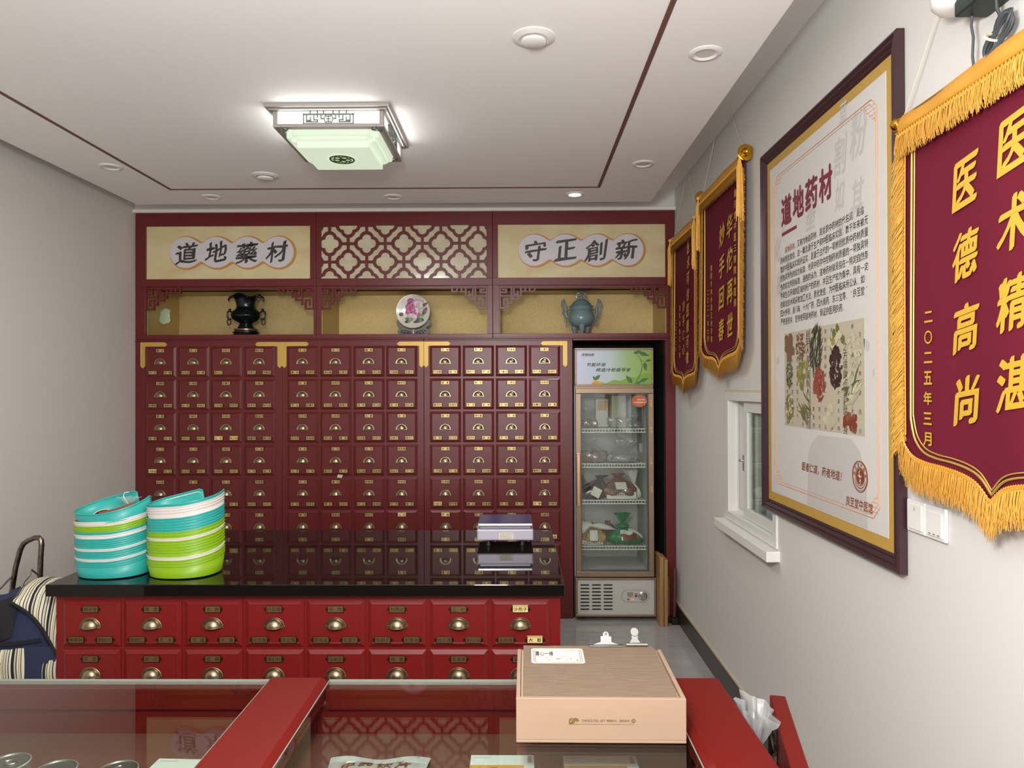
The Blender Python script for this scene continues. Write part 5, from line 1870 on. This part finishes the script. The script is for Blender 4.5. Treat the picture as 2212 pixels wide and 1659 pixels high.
names = ['print_cream', 'black_ink']
pal = ['#7a5c44', '#5a4a32', '#40442e', '#303424', '#96904e', '#827a40', '#b8b294', '#48302e', '#342322', '#9a4a38', '#84402f', '#626844', '#d0c8a8', '#905a3a', '#c4bca2', '#6c7042']
mats_ = [M['print_cream'], M['black_ink']] + [mat('herb_print', c_, .3) for c_ in pal]
C = {i: i + 2 for i in range(len(pal))}
cluster(*pos(.08, .15), .03, .05, 14, .07, .020, [C[0]], 1)
cluster(*pos(.25, .17), .045, .055, 70, .016, .005, [C[1], C[0], C[13]], 2)
cluster(*pos(.46, .20), .05, .085, 60, .060, .004, [C[2], C[3], C[2]], 3, 70)
cluster(*pos(.70, .12), .055, .045, 9, .050, .022, [C[4], C[15], C[12]], 4)
cluster(*pos(.90, .24), .05, .06, 40, .026, .008, [C[6], C[12], C[14]], 5)
cluster(*pos(.08, .44), .032, .055, 46, .020, .007, [C[11], C[2], C[15]], 6)
cluster(*pos(.28, .42), .045, .060, 16, .050, .018, [C[5], C[4]], 7)
cluster(*pos(.70, .40), .045, .070, 60, .030, .010, [C[7], C[8]], 8)
cluster(*pos(.50, .56), .045, .060, 70, .028, .008, [C[9], C[10], C[9]], 9)
cluster(*pos(.87, .58), .055, .055, 16, .085, .008, [C[6], C[11], C[12]], 10, 40)
cluster(*pos(.08, .80), .035, .050, 40, .040, .007, [C[15], C[12], C[5]], 11)
cluster(*pos(.30, .80), .05, .05, 16, .075, .006, [C[11], C[5]], 12, 140)
cluster(*pos(.63, .86), .045, .035, 9, .050, .022, [C[12], C[14]], 13)
cluster(*pos(.86, .90), .045, .030, 12, .040, .018, [C[13], C[10]], 14)
mb.build('herb_picture', mats_, sh)


# ------------------------------------------------------------------ silk banners
def bottom(tt):
    K = [(0, -.985), (.12, -.955), (.25, -.940), (.45, -.930), (.65, -.925), (.80, -.915), (.90, -.895), (.96, -.870), (1, -.83)]
    for n_ in range(len(K) - 1):
        (a, za), (b, zb) = K[n_], K[n_ + 1]
        if tt <= b or n_ == len(K) - 2:
            u = min(1, (tt - a) / (b - a))
            m0 = (zb - K[n_ - 1][1]) / (b - K[n_ - 1][0]) if n_ else (zb - za) / (b - a)
            m1 = (K[n_ + 2][1] - za) / (K[n_ + 2][0] - a) if n_ + 2 < len(K) else (zb - za) / (b - a)
            h_ = b - a
            return (2 * u ** 3 - 3 * u * u + 1) * za + (u ** 3 - 2 * u * u + u) * h_ * m0 + (3 * u * u - 2 * u ** 3) * zb + (u ** 3 - u * u) * h_ * m1
    return K[-1][1]


def banner(label, loc, wd, seed, texts, tassels, ball_disc, small_ball=.017, rotz=RZ, cord_h=.42, tilt=0.0):
    q = rnd(seed)
    t = thing('silk_banner', label, 'banner', loc, rotz, 'silk banners on the right wall')
    h = wd / 2
    ph = q.uniform(0, 6)

    def yy(x_, z_):
        return -.012 - .004 * math.sin(6 * x_ / h + ph + 2 * z_) * (.3 - z_) - .006 * max(0, -z_)

    def cloth(u, v):
        x_ = -h + wd * u
        z_ = -.020 + (bottom(abs(x_) / h) + .020) * v
        return (x_, yy(x_, z_), z_)
    cl = MB().grid(cloth, 48, 40).build('cloth', 'crimson', t)
    sd = cl.modifiers.new('thickness', 'SOLIDIFY')
    sd.thickness, sd.offset = .003, 1
    # satin sleeve round the rod
    mb = MB().grid(lambda u, v: (-h + .006 + (wd - .012) * u, -.014 - (.013 + .002 * math.sin(25 * u)) * math.sin(math.pi * v) - .004 * v, .014 - .062 * v - .003 * math.sin(9 * u)), 40, 8)
    mb.grid(lambda u, v: (-h + .006 + (wd - .012) * u, -.010 + .012 * math.sin(math.pi * v), .014 - .04 * v), 20, 5)
    mb.build('rod_sleeve', 'gold_satin', t)
    mb = MB().tube([(-h - .010, -.010, 0), (h + .010, -.010, 0)], .011, 12)
    rod = mb.build('rod', 'gold_ball', t)
    for s in (-1, 1):
        mb = MB().ball((s * (h + .026), -.010, 0), small_ball, 20)
        if ball_disc:
            mb.lathe([(0, 0), (.036, 0), (.038, .003), (.030, .006), (.022, .005), (0, .009)], 28, T=Matrix.Translation((s * (h + .012), -.010, 0)) @ Matrix.Rotation(R(90) * s, 4, 'Y'))
        mb.build('finial', 'gold_ball', rod)
    # hanging cord up to its nail
    mb = MB()
    for s in (-1, 1):
        mb.tube([(s * (h - .004), -.010, .010), (s * .004, .004, cord_h)], .0012, 6)
    mb.ball((0, .004, cord_h + .003), .005, 8)
    mb.build('cord', 'cord', t)
    # fringe
    mb = MB()

    def strand(x_, z_, dx, dz, ln, w_, y_):
        n_ = 3
        a_ = q.uniform(-.25, .25)
        P = []
        for k_ in range(n_ + 1):
            u = k_ / n_
            P.append((x_ + dx * ln * u + .10 * ln * math.sin(3 * u + a_ * 8) * dz * u, y_ - .004 * math.sin(2.2 * u + a_ * 3), z_ + dz * ln * u - .12 * ln * abs(dx) * u * u + .08 * ln * a_ * u))
        px_, pz_ = -dz, dx
        V, F = [], []
        for k_, p in enumerate(P):
            ww = w_ * (1 - .35 * k_ / n_)
            V += [(p[0] - px_ * ww, p[1], p[2] - pz_ * ww), (p[0] + px_ * ww, p[1] - .0006, p[2] + pz_ * ww)]
        for k_ in range(n_):
            F.append((2 * k_, 2 * k_ + 1, 2 * k_ + 3, 2 * k_ + 2))
        mb.add(V, F, 0)
    # woven heading of the fringe behind the strands
    mb.grid(lambda u, v: (-h + wd * u, yy(-h + wd * u, -1) - .0035, bottom(abs(-1 + 2 * u)) + .012 - .058 * v), 96, 3)
    for s in (-1, 1):
        mb.grid(lambda u, v, s=s: (s * (h - .026 + .038 * u), yy(s * h, -.06 - .80 * v) - .0045, -.052 - .80 * v - .018 * u), 3, 60)
    mb.grid(lambda u, v: (-h + .004 + (wd - .008) * u, -.0275, -.044 - .042 * v), 40, 2)
    # below the hem
    N = 340
    for layer in range(2):
        for i in range(N):
            x_ = -h + wd * (i + q.random()) / N
            tt = abs(x_) / h
            z_ = bottom(min(tt, 1)) + .012
            strand(x_, z_, .25 * (1 if x_ > 0 else -1) * max(0, tt - .8) * 4 * .3, -1, .078 * q.uniform(.82, 1.1), .0022, yy(x_, z_) - .004 - .003 * layer)
    # up both sides
    for s in (-1, 1):
        for layer in range(2):
            for i in range(260):
                z_ = -.06 - .80 * (i + q.random()) / 260
                strand(s * (h - .026), z_, s * .80, -.60, .066 * q.uniform(.8, 1.12), .0024, yy(s * h, z_) - .005 - .003 * layer)
    # heading hanging from the sleeve
    for layer in range(2):
        for i in range(260):
            x_ = -h + .004 + (wd - .008) * (i + q.random()) / 260
            strand(x_, -.046, q.uniform(-.05, .05), -1, .062 * q.uniform(.85, 1.08), .0022, -.030 - .002 * layer)
    fr = mb.build('fringe', 'gold_fringe', t)
    # gimp braid where fringe meets cloth: a zigzag cord
    mb = MB()
    path, side = [], []
    for i in range(181):
        x_ = -h + wd * i / 180
        z_ = bottom(min(1, abs(x_) / h)) + .016 + (.006 if i % 2 else -.006)
        path.append((x_ * .985, yy(x_, z_) - .008, z_))
    mb.tube(path, .0020, 5)
    mb.tube([(x_, y_, z_ + .010) for (x_, y_, z_) in path[::2]], .0018, 5)
    for s in (-1, 1):
        side = [(s * (h - .024 + (.005 if i % 2 else -.005)), yy(s * h, -.05 - i * .006) - .009, -.05 - i * .006) for i in range(134)]
        mb.tube(side, .0020, 5)
        mb.tube([(s * (h - .034), y_, z_) for (x_, y_, z_) in side[::3]], .0018, 5)
    hd_ = [(-h + .01 + (wd - .02) * i / 120, -.034, -.046 + (.005 if i % 2 else -.005)) for i in range(121)]
    mb.tube(hd_, .0020, 5)
    mb.tube([(-h + .006, -.034, -.037), (h - .006, -.034, -.037)], .0018, 5)
    mb.build('gimp', 'gold_satin', fr)
    # gold braid line following the outline
    mb = MB()
    ins = .055
    for k_, w_ in ((0, .0028), (.012, .0018)):
        hh2 = h - ins - k_
        P = [(-hh2, -.09)]
        P += [(-hh2, -.09 - (.70) * i / 30) for i in range(1, 31)]
        for i in range(0, 81):
            x_ = -hh2 + 2 * hh2 * i / 80
            P.append((x_, bottom(min(1, abs(x_) / hh2 * 1.0)) + .034 + k_ * .8))
        P += [(hh2, -.79 + .70 * i / 30) for i in range(0, 31)]
        mb.tube([(a, yy(a, b_) - .0035, b_) for a, b_ in P], w_, 5)
    mb.build('braid_line', 'gold_thread', cl)
    # lettering
    mb = MB()
    for ch_, x_, z_, w_, h_, bold in texts:
        y_ = min(yy(x_ + a, z_ + b_) for a in (-w_ / 2, 0, w_ / 2) for b_ in (-h_ / 2, 0, h_ / 2)) - .0030
        mb.text(ch_, x_, z_, w_, h_, y_, 0, bold * 1.3, 3, .12 if bold > .02 else 0, keep=ch_ in '一二三〇', warp=(lambda a, b_: (a, b_ + .14 * a - .3 * a * a)) if bold > .02 else None, pen=bold > .02)
    mb.build('lettering', 'gold_glitter', cl)
    if tassels:
        for s in (-1, 1):
            ts = MB()
            for k_ in range(34):
                a = q.uniform(0, 6.28)
                r_ = .016 * math.sqrt(q.random())
                x_, y_ = s * (h + .004) + r_ * math.cos(a), -.036 + r_ * .8 * math.sin(a)
                ts.tube([(s * (h + .004) + .3 * r_ * math.cos(a), -.034, -.012), (x_, y_, -.07), (x_ * 1.0 + q.uniform(-.005, .005), y_, -.16), (x_ + q.uniform(-.009, .009), y_ + q.uniform(-.004, .004), -.285 + q.uniform(-.03, .02))], .0017, 5)
            ts.ball((s * (h + .004), -.034, -.008), .011, 12)
            ts.tube([(s * (h + .004), -.030, -.004), (s * (h + .004), -.012, .014)], .004, 6)
            ts.build('tassel', 'gold_fringe', t)
    return t


B3 = []
for i, ch_ in enumerate('医德高尚'):
    B3.append((ch_, -.088, -.242 - i * .168, .098, .112, .030))
for i, ch_ in enumerate('医术精湛'):
    B3.append((ch_, .072, -.205 - i * .168, .100, .114, .030))
for i, ch_ in enumerate('二〇二五年三月'):
    B3.append((ch_, -.230, -.540 - i * .0510, .036, .034, .018))
banner('largest crimson banner, dated 2025, cut off at the photograph edge', (WR - .022, 1.542, 2.285), .72, 3, B3, False, False, .019, cord_h=.50)
B2 = []
for i, ch_ in enumerate('华佗再世'):
    B2.append((ch_, .155, -.285 - i * .160, .098, .112, .028))
for i, ch_ in enumerate('妙手回春'):
    B2.append((ch_, .030, -.300 - i * .160, .098, .112, .028))
for i, ch_ in enumerate('赠河南中医三附院侯医师'):
    B2.append((ch_, .250, -.150 - i * .052, .036, .038, .016))
for i, ch_ in enumerate('南阳市内乡县江林轩敬'):
    B2.append((ch_, -.165, -.435 - i * .042, .034, .034, .014))
for i, ch_ in enumerate('二〇二一年七月'):
    B2.append((ch_, -.245, -.555 - i * .042, .032, .032, .014))
banner('middle crimson banner hanging above the window, with round gold finials', (WR - .022, 3.590, 2.640), .735, 5, B2, True, True, .020, cord_h=.42)
B1 = []
for i, ch_ in enumerate('医术可信医德可敬'):
    B1.append((ch_, .105, -.135 - i * .096, .070, .074, .024))
for i, ch_ in enumerate('妙手仁心'):
    B1.append((ch_, .0, -.48 - i * .09, .060, .066, .022))
for i, ch_ in enumerate('道军荣静百合赠'):
    B1.append((ch_, -.13, -.48 - i * .05, .036, .036, .014))
for i, ch_ in enumerate('二〇二〇年'):
    B1.append((ch_, -.215, -.56 - i * .045, .032, .032, .014))
banner('narrow crimson banner with tassels hung farthest back beside the cabinets', (WR - .022, 4.375, 2.557), .640, 7, B1, True, False, .018, cord_h=.36)

# ------------------------------------------------------------------ wall switches
for i, (y_, lb) in enumerate(((1.893, 'white single rocker wall switch under the largest banner'), (1.805, 'white wall switch plate with three small indicators beside the single rocker'))):
    t = thing('wall_switch', lb, 'switch', (WR - .0005, y_, 1.222), RZ, 'wall switches')
    MB().box(-.043, .043, -.009, 0, -.043, .043).build('plate', 'white_gloss', t, bevel=.003)
    if i == 0:
        r_ = MB().prism([(-.030, -.034), (.032, -.034), (.032, .034), (-.030, .034)], -.0125, -.009).build('rocker', 'white_gloss', t, bevel=.0015)
        MB().box(-.001, .001, -.0129, -.0124, .016, .026).build('mark', 'grey', r_)
    else:
        r_ = MB().prism([(-.032, -.034), (.032, -.034), (.032, .028), (-.032, .028)], -.0125, -.009).build('rocker', 'white_gloss', t, bevel=.0015)
        mb = MB()
        for k_ in (-1, 0, 1):
            mb.box(k_ * .019 - .005, k_ * .019 + .005, -.0129, -.0124, -.030, -.0275)
        mb.build('indicator', 'grey', r_)

# ------------------------------------------------------------------ adapter with its coiled lead, and the white dome, high on the right wall
c_ = px(2128, 2, 1.52)
t = thing('power_adapter', 'black power adapter with a bundled grey lead above the largest banner', 'adapter', (WR - .002, 1.52, 2.420), RZ)
mb = MB().box(-.085, .050, -.075, -.0, -.012, .06)
mb.build('body', mat('adapter_case', '#1f2b28', .5), t, bevel=.004)
mb = MB()
q = rnd(9)
for k_ in range(14):
    o_ = q.uniform(-.010, .010)
    P = []
    for i in range(25):
        a = 2 * math.pi * i / 24
        u = math.cos(a)
        w_ = .013 * (1 + .7 * abs(u)) * (.5 + .085 * k_)
        lx_, lz_ = .052 * u + o_ * .4, w_ * math.sin(a)
        P.append((-.005 + lx_ * .80 - lz_ * .6, -.030 + .8 * o_ * math.sin(2 * a), -.092 + lx_ * .62 + lz_ * .8))
    mb.tube(P, .0024, 6, closed=True)
mb.tube([(.005, -.04, -.012), (.000, -.036, -.035), (.012, -.035, -.062)], .0035, 6)
mb.tube([(-.075, -.04, -.012), (-.082, -.038, -.03), (-.078, -.036, -.06), (-.083, -.035, -.10), (-.080, -.034, -.128), (-.055, -.033, -.130)], .0030, 6)
ld = mb.build('lead', 'lead_grey', t)
MB().tube([(-.014 + .014 * math.cos(a) * .6, -.030 + .022 * math.sin(a), -.092 + .014 * math.cos(a) * -.8) for a in [k_ * math.pi / 8 for k_ in range(16)]], .003, 6, closed=True).build('wire_tie', 'cord', ld)
t = thing('wall_dome', 'white rounded dome fitting at the top of the wall over the cord', 'fitting', (WR - .002, 1.63, 2.455), RZ)
MB().lathe([(0, -.02), (.02, -.0195), (.038, -.014), (.050, 0), (.053, .02), (.053, .06), (0, .06)], 32, c=(0, -.055, 0)).build('dome', 'white_gloss', t)
MB().box(-.02, .02, -.02, 0, .015, .06).build('bracket', 'white_gloss', t)

# ================================================================== CEILING FITTINGS
t = thing('ceiling_lamp', 'square ceiling lamp with stepped pale green acrylic shade and cutwork sides', 'lamp', (-.782, 3.120, ZP), 0)
hb, hl = .229, .257
mb = MB().box(-hl, hl, -hl, hl, -.016, 0, 0)
mb.box(-hl + .012, hl - .012, -hl + .012, hl - .012, -.024, -.016, 0)
mb.build('top_tray', 'lamp_body', t, bevel=.003)
mb = MB()
for sx in (-1, 1):
    for sy_ in (-1, 1):
        xa, xb = sorted((sx * hb, sx * (hb - .018)))
        ya, yb = sorted((sy_ * hb, sy_ * (hb - .018)))
        mb.box(xa, xb, ya, yb, -.0758, -.0242)
for s in (-1, 1):
    a_, b_ = sorted((s * hb, s * (hb - .030)))
    mb.box(a_, b_, -hb, hb, -.090, -.076).box(-hb + .0302, hb - .0302, a_, b_, -.090, -.076)
mb.build('frame', 'lamp_body', t, bevel=.0015)
for k_ in range(4):
    Tk = Matrix.Rotation(R(90 * k_), 4, 'Z')
    sp = MB().box(-hb + .018, hb - .018, -hb + .006, -hb + .010, -.076, -.024, T=Tk).build('side_pane', 'lamp_side', t)
    mb = MB()
    y0_, y1_ = -hb + .001, -hb + .005
    for (xa, xb, za, zb) in ((-.105, .105, -.040, -.034), (-.105, -.101, -.076, -.034), (.101, .105, -.076, -.034), (-.105, .105, -.076, -.073)):
        mb.box(xa, xb, y0_, y1_, za, zb, T=Tk)
    for s in (-1, 1):
        for i_, (xa, za, xb, zb) in enumerate(((.090, -.040, .090, -.062), (.090, -.062, .074, -.062), (.074, -.062, .074, -.050), (.090, -.068, .045, -.068), (.060, -.040, .060, -.060), (.060, -.060, .045, -.060), (.045, -.060, .045, -.068), (.045, -.040, .045, -.050), (.030, -.040, .030, -.055), (.030, -.055, .020, -.055), (.075, -.034, .075, -.024), (.045, -.034, .045, -.024), (.02, -.034, .02, -.024))):
            X0, X1 = sorted((s * xa, s * xb))
            Z0, Z1 = sorted((za, zb))
            mb.box(X0 - .0022, X1 + .0022, y0_ - .0002 - .0001 * i_, y1_ - .0001 * i_, Z0 - .0022, Z1 + .0022, T=Tk)
    mb.tube([(.018 * math.cos(a), y0_ + .002, -.056 + .018 * math.sin(a)) for a in [i * math.pi / 12 for i in range(24)]], .0022, 6, closed=True, T=Tk)
    for dz in (-.010, 0, .010):
        mb.box(-.010, .010, y0_, y1_, -.056 + dz - .0016, -.056 + dz + .0016, T=Tk)
    mb.box(-.0015, .0015, y0_, y1_, -.072, -.040, T=Tk)
    mb.build('cutwork', 'lamp_lattice', sp)


def notched(h_, c_, r_, n=6):
    """square outline whose corners are cut back in a rounded step"""
    P = []
    for k_ in range(4):
        a0 = R(90 * k_)
        ca, sa = math.cos(a0), math.sin(a0)
        loc_ = []
        # corner at (+h,-h) .. going counter-clockwise along the +x side then the corner at (+h,+h)
        for i in range(n + 1):
            b_ = R(0 + 90 * i / n)
            loc_.append((h_ - r_ + r_ * math.cos(b_), h_ - c_ - r_ + r_ * math.sin(b_)))
        for i in range(n + 1):
            b_ = R(-90 - 90 * i / n)
            loc_.append((h_ - c_ + r_ * .0 + r_ + r_ * math.cos(b_) - r_ * .0 - r_ + r_, h_ - c_ + r_ + r_ * math.sin(b_)) if False else (h_ - c_ + r_ * (1 + math.cos(b_)) - r_, h_ - c_ + r_ * (1 + math.sin(b_))))
        for i in range(n + 1):
            b_ = R(0 + 90 * i / n)
            loc_.append((h_ - c_ - r_ + r_ * math.cos(b_), h_ - r_ + r_ * math.sin(b_)))
        P += [(ca * x_ - sa * y_, sa * x_ + ca * y_) for x_, y_ in loc_]
    return P


mb = MB()


def tier(P, z0_, z1_, shrink, m=0):
    n_ = len(P)
    Q = [(x_ * shrink, y_ * shrink) for x_, y_ in P]
    mb.add([(x_, y_, z0_) for x_, y_ in P] + [(x_, y_, z1_ + .004) for x_, y_ in P] + [(x_, y_, z1_) for x_, y_ in Q],
           [(i, i + n_, (i + 1) % n_ + n_, (i + 1) % n_) for i in range(n_)] + [(i + n_, i + 2 * n_, (i + 1) % n_ + 2 * n_, (i + 1) % n_ + n_) for i in range(n_)] + [tuple(range(2 * n_, 3 * n_))], m, True)


tier(notched(.198, .034, .014), -.080, -.112, .985)
tier(notched(.176, .0, .008) if False else notched(.180, .030, .012), -.112, -.124, .985)
tier([(.152 * sx_, .152 * sy_) for sx_, sy_ in ((1, -1), (1, 1), (-1, 1), (-1, -1))], -.124, -.150, .98)
shd = mb.build('shade', 'lamp_glow', t, sharp=30)
for p_ in shd.data.polygons:
    pass
mb = MB()
for rr in (.060, .068):
    mb.tube([(rr * math.cos(a), rr * math.sin(a), -.150) for a in [i * math.pi / 24 for i in range(48)]], .0014, 5, closed=True)
mb.build('shade_rings', 'lamp_glow', shd)
mb = MB().tube([(.052 * math.cos(a), .052 * math.sin(a), -.151) for a in [i * math.pi / 24 for i in range(48)]], .0038, 6, closed=True)
for k_ in range(5):
    a = k_ * 2 * math.pi / 5 + .3
    mb.tube([(.026 * math.cos(a) + .014 * math.cos(b_), .026 * math.sin(a) + .014 * math.sin(b_), -.1515) for b_ in [i * math.pi / 8 for i in range(16)]], .0028, 5, closed=True)
    mb.tube([(0, 0, -.1515), (.05 * math.cos(a + .6), .05 * math.sin(a + .6), -.1515)], .0024, 5)
mb.tube([(.012 * math.cos(a), .012 * math.sin(a), -.1515) for a in [i * math.pi / 8 for i in range(16)]], .0028, 5, closed=True)
mb.build('flower_medallion', mat('medallion', '#4d5a2c', .4, .4), shd)
for sx in (-1, 1):
    for sy_ in (-1, 1):
        mb = MB()
        for i in range(3):
            a = i * 2.1
            mb.tube([(sx * (.196 + .011 * math.cos(b_) + (i - 1) * .010), sy_ * (.196 + .010 * math.sin(b_) - (i - 1) * .010), -.0915) for b_ in [j * math.pi / 6 + a for j in range(10)]], .0022, 5)
        mb.build('corner_scroll', 'lamp_lattice', t)


def downlight(loc, label, disc=False, lit=False, r_=.052):
    t = thing('ceiling_vent' if disc else 'downlight', label, 'vent' if disc else 'light', (loc.x, loc.y, ZP), 0, 'round ceiling vents' if disc else 'downlights in the ceiling panel')
    if disc:
        MB().lathe([(.046, 0), (.072, 0), (.072, -.003), (.060, -.008), (.050, -.010), (.046, -.006)], 40).build('ring', 'white', t)
        MB().lathe([(0, -.022), (.036, -.022), (.042, -.018), (.042, -.012), (0, -.012)], 40).build('disc', 'white', t)
        MB().lathe([(0, -.012), (.012, -.012), (.012, 0), (0, 0)], 16).build('stem', 'grey', t)
    else:
        MB().lathe([(.034, 0), (r_ + .006, 0), (r_ + .006, -.002), (r_, -.006), (.042, -.007), (.036, -.002), (.034, -.0005)], 36).build('ring', 'white', t)
        MB().lathe([(.0345, -.0006), (0, -.0008)], 30).build('lens', 'light_on' if lit else 'light_off', t)
    return t


def onceil(x_, y_):
    yv = y_ + .0045 * (x_ - 1120)
    d_ = (ZP - EYE) * 1520 / (838 - yv)
    return Vector(((x_ - 1120) / 1520 * d_, d_, ZP))


downlight(onceil(235, 358), 'unlit downlight between the ceiling line and the left wall')
downlight(onceil(455, 424), 'unlit downlight over the drawer cabinet next to the left wall')
downlight(onceil(850, 424), 'unlit downlight over the quatrefoil lattice')
DLp = onceil(1243, 419)
downlight(DLp, 'the one lit downlight, over the sign above the fridge', lit=True)
downlight(onceil(1391, 353), 'unlit downlight over the middle banner')
downlight(onceil(1526, 114), 'unlit downlight nearest the framed poster')
downlight(onceil(1155, 79), 'larger round ceiling vent nearer the viewer', disc=True)
downlight(onceil(572, 378), 'round ceiling vent beyond the square lamp', disc=True)
sl = bpy.data.lights.new('downlight_beam', 'SPOT')
sl.energy, sl.spot_size, sl.spot_blend, sl.shadow_soft_size, sl.color = 14, R(85), .6, .03, (.95, .95, 1)
so = bpy.data.objects.new('downlight_beam', sl)
so.location = (DLp.x, DLp.y, ZP - .012)
COL.objects.link(so)

# scrap of paper stuck in a drawer
p_ = px(731, 1030, 4.782)
o = MB().grid(lambda u, v: (-.016 + .034 * u + .01 * v, .0 - .010 * v, -.008 + .022 * v - .004 * u), 3, 3).build('paper_scrap', 'label_white', loc=(p_.x, YC - .0125, p_.z))
tag(o, 'scrap of white paper poking out above a drawer of the middle cabinet', 'paper')
